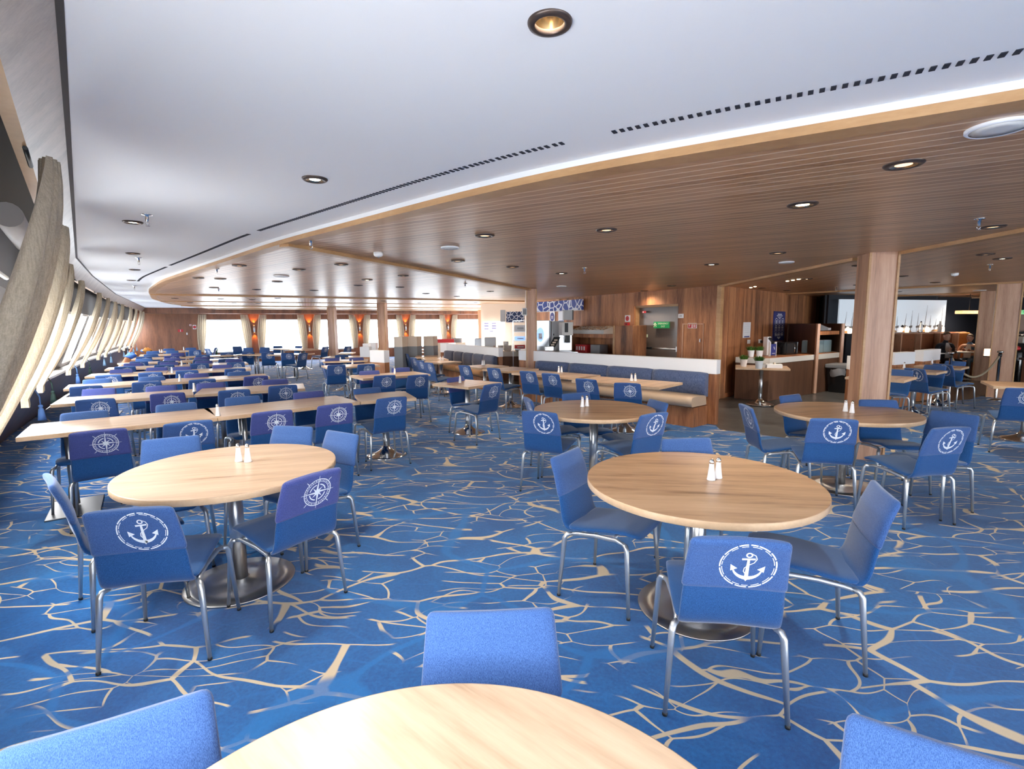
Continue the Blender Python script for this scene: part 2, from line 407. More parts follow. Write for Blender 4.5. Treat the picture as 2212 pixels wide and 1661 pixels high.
# far side wall with six windows
FW0 = Vector((-11.75, 23.0)); FA = math.atan2(.475, .88); FD = Vector((math.cos(FA), math.sin(FA))); FN = Vector((FD.y, -FD.x)); FP = 2.35
def fw(t, off=0, z=None):
    p = FW0 + FD * t + FN * off; return (p.x, p.y) if z is None else (p.x, p.y, z)
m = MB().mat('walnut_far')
WZ0, WZ1, WW = .45, 1.93, 1.72
TS, TE = -3.93, 17.6
bar(m, fw(TS - 1.9), fw(TE), WZ1, ZW, .14, 1); bar(m, fw(TS - 1.9), fw(TE), 0, WZ0, .14, 1)
edges = [TS - 1.9]
for k in range(6):
    c = (k - .5) * FP; edges += [c - WW / 2, c + WW / 2]
edges.append(TE)
for a, b in zip(edges[::2], edges[1::2]): bar(m, fw(a), fw(b), WZ0, WZ1, .14, 1)
struct(m.build('wall_far'))
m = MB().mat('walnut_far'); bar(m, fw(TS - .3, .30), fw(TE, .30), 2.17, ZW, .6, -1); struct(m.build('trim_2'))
for k in range(6):
    c = (k - .5) * FP; o = struct(empty('window_%d' % wn)); wn += 1
    m = MB().mat('satin_metal')
    for a, b, z0, z1 in ((c - WW / 2, c + WW / 2, WZ0, WZ0 + .05), (c - WW / 2, c + WW / 2, WZ1 - .05, WZ1), (c - WW / 2, c - WW / 2 + .05, WZ0, WZ1), (c + WW / 2 - .05, c + WW / 2, WZ0, WZ1)):
        bar(m, fw(a, -.02), fw(b, -.02), z0, z1, .05, 0)
    m.build('window_frame', o)
    g = MB().mat('glass'); g.face([(*fw(c + sx * (WW / 2 - .04), -.05), z) for sx, z in ((-1, WZ0 + .04), (1, WZ0 + .04), (1, WZ1 - .04), (-1, WZ1 - .04))]); g.build('pane', o)
# white ceiling with its row of air slots along the curved fascia
FAS = [(9, -2.7), (5.6, -.7), (3.9, .45), (2.7, 1.27), (1.78, 1.834), (1.328, 2.05), (0.917, 2.301), (0.451, 2.531), (-0.058, 2.9), (-0.508, 3.292), (-1.018, 3.747), (-2.156, 4.751),
       (-3.148, 5.768), (-4.274, 6.895), (-5.768, 8.418), (-7.456, 10.468), (-9.374, 13.269), (-10.75, 15.9), (-11.75, 18.6), (-12.25, 20.9), (-12.2, 22.72)]
def smooth(pts, it=2):
    for _ in range(it):
        q = [pts[0]]
        for a, b in zip(pts, pts[1:]): q += [(a[0] * .75 + b[0] * .25, a[1] * .75 + b[1] * .25), (a[0] * .25 + b[0] * .75, a[1] * .25 + b[1] * .75)]
        pts = q + [pts[-1]]
    return pts
def resample(pts, step):
    out = [pts[0]]; acc = 0
    for a, b in zip(pts, pts[1:]):
        L = math.hypot(b[0] - a[0], b[1] - a[1]); s = step - acc
        while s <= L: out.append((a[0] + (b[0] - a[0]) * s / L, a[1] + (b[1] - a[1]) * s / L)); s += step
        acc = (acc + L) % step
    return out + [pts[-1]]
FAS = resample(FAS, .15)
for _ in range(14): FAS = [FAS[0]] + [((a[0] + 2 * b[0] + c[0]) / 4, (a[1] + 2 * b[1] + c[1]) / 4) for a, b, c in zip(FAS, FAS[1:], FAS[2:])] + [FAS[-1]]
m = MB().mat('white_ceiling')
hole = [(.111 + .0415 * math.cos(2 * math.pi * i / 40 + 3.1), 1.466 + .0415 * math.sin(2 * math.pi * i / 40 + 3.1), ZW) for i in range(41)]
m.face([(p.x, p.y, ZW) for p in WL[:0:-1]] + hole[::-1] + [(-1.119, 1.356, ZW)] + [(7.97, -9.3, ZW), (30, -9.3, ZW), (30, 32, ZW), (4.0, 31.6, ZW)])
vs = [Vector(p) for p in FAS]
run = [0]
for a, b in zip(vs, vs[1:]): run.append(run[-1] + (b - a).length)
def fas(t, off):
    t = max(0, min(run[-1] - 1e-4, t)); i = max(k for k in range(len(vs) - 1) if run[k] <= t); d = (vs[i + 1] - vs[i]).normalized()
    p = vs[i] + d * (t - run[i]); n = Vector((-d.y, d.x)) * -1; return p + n * off, d
SL = fas
# white raised band beside the fascia and the slots that pierce the ceiling
side = 1 if (fas(12, .3)[0] - Vector((0, 0))).length < (fas(12, -.3)[0] - Vector((0, 0))).length else -1
m.mat('slot_dark')
t = 7.0
while t < 19.5:
    p, d = fas(t, side * .27)
    if int(t * 10) % 33 > 1: m.box((p.x, p.y, ZW - .0015), (.017, .034, .003), math.atan2(d.y, d.x))
    t += .034
struct(m.build('ceiling'))
m = MB().mat('grey'); m.face([(p.x, p.y, 2.62) for p in WL[::-1]] + [(30, -9.3, 2.62), (30, 32, 2.62), (4.0, 31.6, 2.62)]); struct(m.build('sky_light_block'))  # unseen sheet added above the ceiling to keep sky light from leaking in
m = MB().mat('oak_trim')
for i in range(len(vs) - 1):
    t0, t1 = run[i], run[i + 1]; a, b = fas(t0, side * .02)[0], fas(t1, side * .02)[0]; c, d = fas(t0, -side * .10)[0], fas(t1, -side * .10)[0]
    m.mat('white_ceiling'); m.face([(*a, ZW), (*b, ZW), (*b, ZT + .026), (*a, ZT + .026)]); m.mat('oak_trim'); m.face([(*a, ZT + .026), (*b, ZT + .026), (*b, ZT - .012), (*a, ZT - .012)]); m.face([(*a, ZT - .012), (*b, ZT - .012), (*d, ZT - .012), (*c, ZT - .012)]); m.face([(*c, ZT - .012), (*d, ZT - .012), (*d, ZT + .02), (*c, ZT + .02)])
struct(m.build('trim_3'))
# slatted timber ceiling in fan bays
def near_i(p): return min(range(len(FAS)), key=lambda i: (FAS[i][0] - p[0]) ** 2 + (FAS[i][1] - p[1]) ** 2)
COL1 = (.42, 11.0)
iD, i1, i2 = near_i((-2.1, 4.75)), near_i((-8.1, 11.4)), near_i((-11.3, 17.2))
B1a, B1b = FAS[i1], (.40, 16.2); B2a, B2b = FAS[i2], (.6, 23.4)
def ceil_bay(n, pts, mat): struct(MB().mat(mat).mesh_face(pts).build(n))
def mesh_face(s, pts): s.face([(x, y, ZT) for x, y in pts]); return s
MB.mesh_face = mesh_face
iE = near_i((4.3, .2))
ceil_bay('ceiling_near', FAS[iE:iD + 1] + [COL1, (.9, 16.2), (1.9, 14.3), (4.28, 10.5), (4.2, 6.0)], 'slat_near')
ceil_bay('ceiling_fan', FAS[iD:i1 + 1] + [B1b, (.9, 16.2), COL1], 'slat_fan')
ceil_bay('ceiling_middle', FAS[i1:i2 + 1] + [B2b, (4, 22), (.9, 16.2), B1b], 'slat_mid')
ceil_bay('ceiling_back', FAS[i2:] + [fw(TE), B2b], 'slat_far')
ceil_bay('ceiling_right', FAS[iE::-1] + [(30, -9), (30, 31.6), (4, 31.5), (4, 22), (.9, 16.2), (1.9, 14.3), (4.28, 10.5), (4.2, 6.0)], 'slat_right')
tn = 4
def beam(a, b, w=.11, dz=.035):
    global tn
    m = MB().mat('oak_trim'); bar(m, a, b, ZT - dz, ZT + .01, w); struct(m.build('trim_%d' % tn)); tn += 1
beam(FAS[iD], COL1); beam((4.13, 6.1), (4.28, 10.5)); beam((4.3, 5.9), FAS[iE]); beam(B1a, B1b); beam(B2a, B2b)
beam(FAS[near_i((-9.9, 14.4))], (.5, 19.6), .08, .02); beam(FAS[near_i((-12.1, 20.2))], fw(13.5, 3.2), .09, .03)
beam((7.199, 13.358), (9.999, 9.914)); beam((10.302, 16.213), (12.959, 12.825)); beam((12.646, 18.556), (15.94, 15.756))
beam((0.952, 17.805), (1.475, 15.299), .08)
# floors
m = MB().mat('tile_floor'); m.face([(30, -9.3, -.004), (30, 31.6, -.004), (4, 31.5, -.004), (-1, 15.2, -.004), (-1, 11, -.004), (2.9, 6.6, -.004), (4, 4, -.004), (11, 4, -.004), (11, -9.3, -.004)]); struct(m.build('floor_tile'))
CPT = [(12, -9), (12, 6.5), (9.867, 9.527), (10.086, 10.124), (9.904, 10.468), (9.291, 10.042), (6.9, 9.2), (5.6, 8.2), (4.445, 6.325), (3.779, 6.749), (3.415, 7.058), (3.107, 7.359), (3.18, 7.72), (.2, 11.3), (-.3, 12.2), (-1.6, 15.5), (-.9, 22), fw(12)]
m = MB().mat('carpet_blue'); m.face([(x, y, .004) for x, y in CPT] + [(*fw(TS), .004)] + [(*(wl(s, 1.17, 0).xy), .004) for s in (SEND - .1, 20, 16, 11.3, 8.5, 6.05, 5.9, 0, -S0 + .2)])
struct(m.build('floor_carpet'))
m = MB().mat('lounge_floor'); m.face([(8.757, 9.705) + (.001,), (9.904, 10.468) + (.001,), (9.95, 10.6, .001), (30, 10.6, .001), (30, 24, .001), (9, 24, .001), (7.4, 12.5, .001)]); struct(m.build('floor_lounge'))
# timber service walls
E0 = Vector((4.25, 10.35)); A1 = R(121.1); D1 = Vector((math.cos(A1), math.sin(A1))); A2 = R(45); D2 = Vector((math.cos(A2), math.sin(A2)))
def w1(t, off=0): n = Vector((-D1.y, D1.x)); p = E0 + D1 * t + n * off; return (p.x, p.y)   # off > 0 : toward the dining room
def w2(t, off=0): n = Vector((D2.y, -D2.x)); p = E0 + D2 * t + n * off; return (p.x, p.y)
m = MB().mat('walnut_panel')
bar(m, w1(0), w1(1.05), 0, ZT + .02, .3, -1); bar(m, w1(2.40), w1(4.4), 0, ZT + .02, .3, -1); bar(m, w1(1.05), w1(2.40), 2.02, ZT + .02, .3, -1)
struct(m.build('wall_service'))
m = MB().mat('walnut_panel'); bar(m, w2(.30), w2(8.0), 0, ZT + .02, .2, 1); struct(m.build('wall_pantry'))
m = MB().mat('walnut_panel'); bar(m, (2.02, 14.12), (.75, 17.0), 0, ZT + .02, .2, -1); struct(m.build('wall_servery'))
m = MB().mat('oak_trim'); m.box((E0.x + .01, E0.y - .02, 1.17), (.10, .10, 2.33), A1, .01); struct(m.build('trim_%d' % tn)); tn += 1
m = MB().mat('walnut_panel'); bar(m, w2(0, .03), w2(1.0, .03), 0, .09, .03, 0); struct(m.build('baseboard_pantry'))
# emergency exit door in its deep reveal
o = struct(empty('door_1', (*w1(1.725, -.16), 0), A1))
m = MB().mat('oak_trim'); m.box((-.69, -.06, 1.0), (.06, .34, 2.0)); m.box((.69, -.06, 1.0), (.06, .34, 2.0)); m.box((0, -.06, 2.0), (1.44, .34, .06)); m.build('door_frame', o)
newmat('door_paint', (.16, .125, .11), .22); MB().mat('door_paint').box((0, -.04, 1.01), (1.36, .05, 2.01)).build('door_leaf', o)
m = MB().mat('satin_metal'); m.tube([(-.56, .06, 1.0), (.46, .06, 1.0)], .022, 12); m.mat('black'); m.box((.32, .062, 1.0), (.34, .05, .05)); m.mat('satin_metal'); m.box((.53, .03, 1.0), (.07, .08, .26), 0, .01); m.box((-.58, .03, 1.0), (.05, .07, .12), 0, .01); pb = m.build('panic_bar', o)
m = MB().mat('dark_wall'); bar(m, fw(TE - .1), (30, 31.9), 0, ZW, .2, 1); struct(m.build('wall_back'))
# dark lounge walls to the right
m = MB().mat('dark_wall'); bar(m, (13.0, 15.9), (30, 21), 0, ZT, .2, 1); bar(m, (30, 31.9), (30, -9), 0, ZW, .2, 1); struct(m.build('wall_right'))
m = MB().mat('dark_wall'); bar(m, w2(8.0, -.1), (8.9, 14.25), 0, ZT, .12, 0); bar(m, (8.9, 14.2), (13.0, 15.5), 0, ZT, .15, 1); bar(m, (13.0, 15.5), (13.0, 16.0), 0, ZT, .1, 0); struct(m.build('wall_lounge'))
m = MB().mat('blue_lit_wall'); bar(m, (16.2, 15.4), (20.5, 16.3), .9, 1.75, .1, 1); struct(m.build('wall_bar'))
# ================================================================ COLUMNS
def column(x, y, w, d, rz, label, cat='column', z1=ZT):
    o = empty('timber_column', (x, y, 0), rz); tag(o, label, cat)
    MB().mat('column_wood').box((0, 0, z1 / 2 + .002), (w, d, z1 - .004)).build('shaft', o)
    m = MB().mat('oak_trim')
    for sx in (-1, 1): m.box((sx * (w / 2 + .004), -d / 2 - .004, z1 / 2), (.022, .022, z1 - .006))
    m.build('corner_strip', o); return o
c_ = column(4.14, 5.78, .27, .33, R(-13), 'wide pale timber column behind the right-hand round table')
column(.42, 11.0, .20, .28, R(5), 'timber column with a white speaker box rising from the bench back')
column(-4.33, 17.0, .24, .26, R(-8), 'slim timber column behind the low white topped booth dividers')
column(-7.45, 21.0, .26, .28, R(-8), 'slim timber column in front of the third side window')
column(-1.55, 26.0, .26, .28, R(-8), 'distant timber column at the right end of the side windows')
column(10.15, 10.35, .36, .36, R(-40), 'dark timber column beside the bar counter and rope post')
column(12.55, 13.3, .36, .3, R(-40), 'dark timber column farther back in the lounge, left of the bar')
# wall box on the bench column
o = empty('speaker_box', (.28, 10.83, 1.86), R(5)); tag(o, 'small white speaker box fixed high on the timber column', 'speaker'); MB().mat('off_white').box((0, 0, 0), (.10, .07, .16), bev=.006).build('housing', o); MB().mat('grey').box((0, -.036, 0), (.075, .004, .12)).build('grille', o)
# ================================================================ CHAIRS
from mathutils.bvhtree import BVHTree
# back-and-seat shell profile: (y forward, z up, half width)
def superring(y, z, w, t, ny, nz, k=20, curve=0.0, e=.35):
    """rounded-rectangle ring across x; (ny,nz) = surface normal in the yz plane"""
    out = []
    for i in range(k):
        a = 2 * math.pi * i / k; ca, sa = math.cos(a), math.sin(a)
        x = w * math.copysign(abs(ca) ** e, ca); n = t * math.copysign(abs(sa) ** .7, sa)
        q = curve * (x / w) ** 2 if w else 0
        out.append((x, y + ny * (n + q), z + nz * (n + q)))
    return out
def shell(m, prof, t, curve=0.0, dw=0.0, endround=.035):
    pts = [Vector((p[0], p[1])) for p in prof]; L = [0]
    for a, b in zip(pts, pts[1:]): L.append(L[-1] + (b - a).length)
    def at(s):
        i = max(k for k in range(len(L) - 1) if L[k] <= min(s, L[-1] - 1e-6)); u = (s - L[i]) / (L[i + 1] - L[i]); u = max(0, min(1, u))
        return pts[i].lerp(pts[i + 1], u), prof[i][2] + (prof[i + 1][2] - prof[i][2]) * u
    rings = []; N = 22
    ss = [0, endround * .15, endround * .5, endround] + [endround + (L[-1] - 2 * endround) * k / N for k in range(1, N)] + [L[-1] - endround, L[-1] - endround * .5, L[-1] - endround * .15, L[-1]]
    for s in ss:
        p, w = at(s); a, _ = at(max(0, s - .02)); b, _ = at(min(L[-1], s + .02)); d = (b - a).normalized(); n = Vector((-d.y, d.x))
        e = min(s, L[-1] - s); f = 1 if e >= endround else math.sqrt(max(0.0, 1 - (1 - e / endround) ** 2))
        rings.append(superring(p.x, p.y, w + dw - (1 - f) * endround * .8, t * (.35 + .65 * f), n.x, n.y, curve=curve))
    m.loft(rings)
    return m
SEATP = [(.245, .424, .165), (.232, .442, .176), (.15, .450, .186), (.02, .436, .193), (-.10, .416, .195), (-.16, .410, .194), (-.185, .415, .192)]
BACKP = [(-.150, .407, .190), (-.180, .412, .191), (-.198, .430, .191), (-.209, .465, .190), (-.222, .54, .187), (-.240, .62, .182), (-.262, .70, .176), (-.290, .775, .170), (-.297, .793, .168)]
COVP = [(-.231, .580, .186), (-.240, .62, .183), (-.262, .70, .177), (-.290, .775, .171), (-.299, .803, .168)]
def back_at(z):
    for a, b in zip(BACKP, BACKP[1:]):
        if a[1] <= z <= b[1]: u = (z - a[1]) / (b[1] - a[1]); return a[0] + (b[0] - a[0]) * u, (b[1] - a[1], -(b[0] - a[0]))
    return BACKP[-1][0], (1, .3)
def emblem_map(u, v, cx=.035, cz=.690):
    """u to the viewer's right, v up, on the outer face of the back"""
    z = cz + v * .97; y, nrm = back_at(z); x = cx + u
    return (x, y - .0222 + .012 * (x / .177) ** 2, z)
class Em:
    def __init__(s, m):
        s.m = m
        if not hasattr(m, 'bvh'):
            m.bm.normal_update(); m.bvh = BVHTree.FromBMesh(m.bm)
    def on(s, p):
        x, y, z = emblem_map(*p); hit = s.m.bvh.ray_cast(Vector((x, -1, z)), Vector((0, 1, 0)))
        return (x, (hit[0].y if hit[0] else y) - .0012, z)
    def poly(s, pts): s.m.face([s.on(p) for p in pts])
    def seg(s, p, q, w0, w1=None):
        w1 = w0 if w1 is None else w1; d = Vector((q[0] - p[0], q[1] - p[1])); d.normalize(); n = (-d.y, d.x)
        s.poly([(p[0] + n[0] * w0, p[1] + n[1] * w0), (p[0] - n[0] * w0, p[1] - n[1] * w0), (q[0] - n[0] * w1, q[1] - n[1] * w1), (q[0] + n[0] * w1, q[1] + n[1] * w1)])
    def arc(s, r, w, a0, a1, c=(0, 0), n=8, sy=1.0):
        for i in range(n):
            a, b = R(a0 + (a1 - a0) * i / n), R(a0 + (a1 - a0) * (i + 1) / n)
            s.poly([(c[0] + rr * math.cos(t), c[1] + rr * math.sin(t) * sy) for rr, t in ((r - w, a), (r + w, a), (r + w, b), (r - w, b))])
    def path(s, pts, w):
        for i, (a, b) in enumerate(zip(pts, pts[1:])): s.seg(a, b, w if isinstance(w, (int, float)) else w[i], w if isinstance(w, (int, float)) else w[i + 1])
def anchor_print(m):
    e = Em(m.mat('white_print')); rnd = random.Random(3)
    a = 0
    while a < 360:
        l = rnd.uniform(14, 34); e.arc(.098, .0026, a, min(a + l, 359), n=6); a += l + rnd.uniform(2, 5)
    a = 7
    while a < 360:
        l = rnd.uniform(8, 26); e.arc(.0905, .0014, a, min(a + l, 359), n=5); a += l + rnd.uniform(3, 9)
    e.seg((0, .036), (0, -.052), .0042, .0072); e.seg((-.023, .030), (.023, .034), .0042)
    e.arc(.0095, .0028, 0, 360, (0, .051), 14)
    N = 12
    for i in range(N):
        a, b = 200 + 140 * i / N, 200 + 140 * (i + 1) / N; f = lambda t: .0028 + .0062 * (1 - abs(t - 270) / 70)
        pa, pb = R(a), R(b)
        e.poly([((.052 - f(a)) * math.cos(pa), .0 + (.052 - f(a)) * math.sin(pa) - .004), ((.052 + f(a)) * math.cos(pa), (.052 + f(a)) * math.sin(pa) - .004),
                ((.052 + f(b)) * math.cos(pb), (.052 + f(b)) * math.sin(pb) - .004), ((.052 - f(b)) * math.cos(pb), (.052 - f(b)) * math.sin(pb) - .004)])
    for sx in (-1, 1): e.poly([(sx * .060, .004), (sx * .034, -.014), (sx * .050, -.022), (sx * .058, -.026)])
    e.poly([(0, -.072), (-.012, -.052), (.012, -.052)])
    e.path([(.008, .058), (.022, .050), (.028, .034), (.020, .016), (.004, .004), (-.010, -.010), (-.012, -.026), (-.004, -.038)], .0017)
def compass_print(m):
    e = Em(m.mat('white_print'))
    e.arc(.079, .0022, 0, 360, n=32); e.arc(.064, .0012, 0, 360, n=28)
    for k in range(40): a = R(9 * k + 4); e.seg((.067 * math.cos(a), .067 * math.sin(a)), (.0745 * math.cos(a), .0745 * math.sin(a)), .0024 if k % 2 else .0012)
    for a0 in (12, 102, 192, 282): e.arc(.046, .0032, a0, a0 + 66, n=6)
    for k in range(8):
        big = k % 2 == 0; r = .086 if big else .040; a = R(45 * k); w = .0075
        b = a + math.pi / 2
        e.poly([(r * math.cos(a), r * math.sin(a)), (.012 * math.cos(a + .8), .012 * math.sin(a + .8)), (0, 0), (.012 * math.cos(a - .8) * .45, .012 * math.sin(a - .8) * .45)])
    for k in range(4): a = R(45 + 90 * k); e.seg((.084 * math.cos(a), .084 * math.sin(a)), (.104 * math.cos(a), .104 * math.sin(a)), .0024, .0012)
    for k in range(4): a = R(90 * k); e.seg((.080 * math.cos(a), .080 * math.sin(a)), (.098 * math.cos(a), .098 * math.sin(a)), .0014, .0008)
def make_chair(kind):
    """kind: compass / anchor print, plus 'f' for the faded cover"""
    o = empty('dining_chair')
    shell(MB().mat('denim_blue'), SEATP, .016, .0).build('seat', o)
    shell(MB().mat('denim_blue'), BACKP, .0155, .012).build('backrest', o)
    m = MB().mat('denim_cover_faded' if kind.endswith('f') else 'denim_cover'); shell(m, COVP, .0195, .012, .006, .02)
    (anchor_print if kind.startswith('anchor') else compass_print)(m)
    m.build('slipcover', o)
    m = MB().mat('alu')
    for sx in (-1, 1):
        m.tube([(sx * .193, .17, .392), (sx * .182, .12, .404), (sx * .176, -.02, .396), (sx * .18, -.12, .384), (sx * .19, -.165, .376)], [.010, .013, .014, .013, .010], 8)
        m.tube([(sx * .18, .10, .408), (0, .10, .418)], .009, 6); m.tube([(sx * .176, -.10, .388), (0, -.10, .392)], .009, 6)
    m.build('frame', o)
    for sx in (-1, 1):
        for sy in (-1, 1):
            m = MB().mat('alu'); zt = .384 + sy * .008; m.tube([(sx * .186, sy * .155, zt + .004), (sx * .203, sy * .180, zt), (sx * .210, sy * .190, zt - .02), (sx * .232, sy * .216, .012)], [.011, .014, .0145, .0095], 8)
            lg = m.build('leg', o); m = MB().mat('black'); m.tube([(sx * .232, sy * .216, .014), (sx * .2325, sy * .2165, .002)], .0108, 8); m.build('foot_cap', lg)
    return o
PROTO = {}
def place_chair(spec, kind, label, group=None):
    x, y, a = spec
    if kind in PROTO: o = copy_tree(PROTO[kind])
    else: o = PROTO[kind] = make_chair(kind)
    o.location = (x, y, .0055); o.rotation_euler = (0, 0, R(a - 90)); tag(o, label, 'chair', group); return o
# ================================================================ TABLES
def round_table(x, y, r, label, light, rz=0):
    o = empty('round_table', (x, y, .0055), rz); tag(o, label, 'table', 'round tables')
    m = MB().mat('oak_top_lit' if light else 'oak_top'); m.lathe([(r - .001, .7335), (r - .001, .7345), (r - .004, .7355)], n=96)
    m.mat('edge_oak'); m.lathe([(r - .02, .698), (r - .003, .699), (r, .702), (r, .731), (r - .001, .7335)], n=96); m.build('tabletop', o)
    m = MB().mat('satin_metal'); m.lathe([(.042, .012), (.042, .70)], n=40); m.lathe([(.12, .690), (.12, .6975)], n=24); m.build('pole', o)
    m = MB().mat('brushed_steel'); m.lathe([(.31, 0), (.313, .004), (.31, .009), (.2, .014), (.06, .020), (.05, .03)], n=72); m.build('base', o)
    return o
def square_table(c, a, L, W, label, group, double=False, light=False, top='oak_top'):
    o = empty('dining_table', (c[0], c[1], .0055), R(a)); tag(o, label, 'table', group)
    m = MB().mat('oak_top_lit' if light else 'oak_top'); m.box((0, 0, .7335), (L - .006, W - .006, .003))
    m.mat('edge_oak'); m.box((0, 0, .716), (L, W, .033), 0, .002); m.build('tabletop', o)
    if not double:
        m = MB().mat('satin_metal'); m.lathe([(.036, .05), (.036, .70)], n=20); m.box((0, 0, .695), (.3, .3, .008)); m.build('pole', o)
        m = MB().mat('chrome'); m.lathe([(.25, 0), (.252, .006), (.22, .016), (.15, .034), (.09, .06), (.05, .10), (.04, .12)], n=40); m.build('base', o)
    else:
        for sx in (-1, 1):
            m = MB().mat('satin_metal')
            for sy in (-1, 1): m.lathe([(.024, .02), (.024, .70)], (sx * L * .30, sy * .07, 0), 14)
            m.build('pedestal', o)
            MB().mat('steel_plate').box((sx * L * .30, 0, .006), (.36, min(.56, W - .1), .012), 0, .003).build('foot_plate', o)
    return o
def shaker(x, y, z, label, group=None, rz=0):
    global SHK
    if SHK is None:
        o = empty('shaker'); m = MB().mat('white_panel')
        m.lathe([(.0215, 0), (.023, .004), (.021, .012), (.0165, .045), (.013, .078), (.0125, .092)], n=20); m.build('body', o)
        m = MB().mat('chrome'); m.lathe([(.0128, .091), (.0128, .100), (.0095, .112), (.003, .117)], n=16); m.build('cap', o); SHK = o
    else: o = copy_tree(SHK)
    o.location = (x, y, z); tag(o, label, 'shaker', group or 'salt and pepper shakers'); return o
SHK = None
TZ = .0055 + .7358
# ---- the five round tables
round_table(1.017, 2.637, .605, 'large round oak table at the right with two shakers, nearest anchor chair before it', False, R(-8))
round_table(-1.71, 2.973, .595, 'large brightly lit round oak table at the left near the raked windows', True, R(15))
round_table(.821, 4.967, .60, 'round oak table in the middle distance before the long bench', False, R(-5))
round_table(3.169, 4.698, .60, 'round oak table beside the wide timber column', False, R(10))
round_table(-.127, .499, .60, 'brightly lit round oak table cut off by the bottom edge, closest to the viewer', True, R(-40))
def pair(l, r, where):
    shaker(*l, TZ, 'left white shaker of the pair on ' + where); shaker(*r, TZ, 'right white shaker of the pair on ' + where)
pair((-1.733, 3.09), (-1.668, 3.077), 'the large left round table')
pair((1.075, 2.632), (1.125, 2.663), 'the large right round table')
pair((0.722, 5.084), (0.773, 5.11), 'the round table in mid distance')
pair((3.163, 4.686), (3.174, 4.61), 'the round table by the column')
# ---- chairs at the round tables
A, CO, CF, AF = 'anchor', 'compass', 'compassf', 'anchorf'
place_chair((.872, 2.035, 81), A, 'blue chair with white anchor print, nearest chair of the right round table')
place_chair((.575, 2.83, -36), CO, 'blue chair seen from its front left side, left of the large right round table')
place_chair((1.45, 2.365, 160), A, 'blue chair seen from its front, pushed back right of the large right round table')
place_chair((1.218, 3.044, -84), A, 'blue chair mostly hidden behind the large right round table')
place_chair((-1.727, 2.385, 102), A, 'dark blue chair with anchor print in front of the left round table')
place_chair((-2.222, 2.767, 47), A, 'edge-on blue chair at the far left of the left round table')
place_chair((-1.312, 2.75, 146), CF, 'violet blue chair with compass print right of the left round table, seat toward the pole')
place_chair((-1.425, 3.388, -122), CO, 'blue chair facing the viewer behind the right rim of the left round table')
place_chair((-1.795, 3.586, -102), CO, 'blue chair with a creased cover behind the left round table, above the shakers')
place_chair((-2.296, 3.24, -62), CO, 'light blue chair back behind the left part of the left round table')
place_chair((0.376, 4.717, 64), A, 'blue chair with anchor print at the near left of the middle round table')
place_chair((0.464, 5.324, 12), CO, 'blue chair at the left of the middle round table, partly behind an anchor chair')
place_chair((1.076, 4.561, 122), A, 'blue chair with a tilted anchor print at the right of the middle round table')
place_chair((1.191, 4.952, -165), CO, 'blue chair behind the right rim of the middle round table')
place_chair((0.831, 5.373, -70), CO, 'blue chair tucked behind the far rim of the middle round table')
place_chair((2.513, 4.644, -6), A, 'edge-on blue anchor chair left of the round table by the column')
place_chair((3.156, 5.103, -62), CO, 'blue chair behind the left rim of the round table by the column')
place_chair((2.684, 4.281, 75), A, 'blue chair with a centred anchor print in front of the round table by the column')
place_chair((3.625, 4.673, -100), CO, 'dark blue chair behind the round table, before the wide timber column')
place_chair((3.513, 4.117, -158), CO, 'dark blue chair at the far right of the round table by the column')
place_chair((3.175, 3.917, 100), A, 'blue chair with anchor print at the near right of the round table by the column')
place_chair((-0.048, 0.991, -87), CO, 'plain blue chair back behind the closest round table at the bottom')
place_chair((-0.67, 0.653, -62), CO, 'blue chair corner cut off at the bottom left')
place_chair((0.667, 0.57, -120), CO, 'blue chair top cut off at the bottom right corner')
place_chair((6.073, 5.98, 60), CO, 'dark navy chair at the right edge beside a table end')
# ---- long rows of tables set toward the raked windows
ROWN = ['first', 'second', 'third', 'fourth', 'fifth', 'sixth', 'seventh', 'eighth', 'ninth']
def row(n, pts, depth=.70, double=True, label=None, group=None, splits=None):
    """tables end to end between the near-edge points pts (world xy, left to right)"""
    out = []
    for i, (a, b) in enumerate(zip(pts, pts[1:])):
        a, b = Vector(a), Vector(b); d = (b - a); L = d.length; d.normalize(); nrm = Vector((-d.y, d.x)); c = (a + b) / 2 + nrm * depth / 2
        pos = ('window end' if i == 0 else 'aisle end' if i == len(pts) - 2 else 'middle')
        lab = label if label else 'rectangular oak table at the %s of the %s long row from the viewer' % (pos, ROWN[n])
        square_table(c, math.degrees(math.atan2(d.y, d.x)), L - .004, depth, lab, group or 'long rows of tables by the raked windows', double and L > .9, light=True)
ROWS = [
 [(-3.889, 3.838), (-2.78, 4.651), (-1.709, 5.579), (-1.124, 5.833)],
 [(-5.171, 5.533), (-4.033, 6.287), (-2.843, 6.834)],
 [(-6.321, 6.993), (-5.424, 7.659), (-4.134, 8.515)],
 [(-7.523, 8.765), (-6.508, 9.399), (-5.269, 10.092)],
 [(-8.386, 10.266), (-7.324, 10.963), (-6.163, 11.696)],
 [(-9.124, 11.673), (-8.247, 12.534), (-7.222, 13.327)],
 [(-10.39, 13.652), (-9.327, 14.292), (-8.326, 15.25)],
 [(-11.517, 15.467), (-10.596, 16.068)],
 [(-12.468, 17.751), (-11.561, 18.398)]]
for i, r in enumerate(ROWS): row(i, r)
def rowdir(i): a, b = Vector(ROWS[i][0]), Vector(ROWS[i][-1]); return math.degrees(math.atan2(b.y - a.y, b.x - a.x))
def rchair(px_xy, i, far, kind, label, da=0):
    x, y = px_xy; a = rowdir(i) + (-90 if far else 90) + da; v = dirv(a) * .30
    place_chair((x + v.x, y + v.y, a), kind, label, 'blue chairs along the long rows')
NTH = ['first', 'second', 'third', 'fourth', 'fifth']
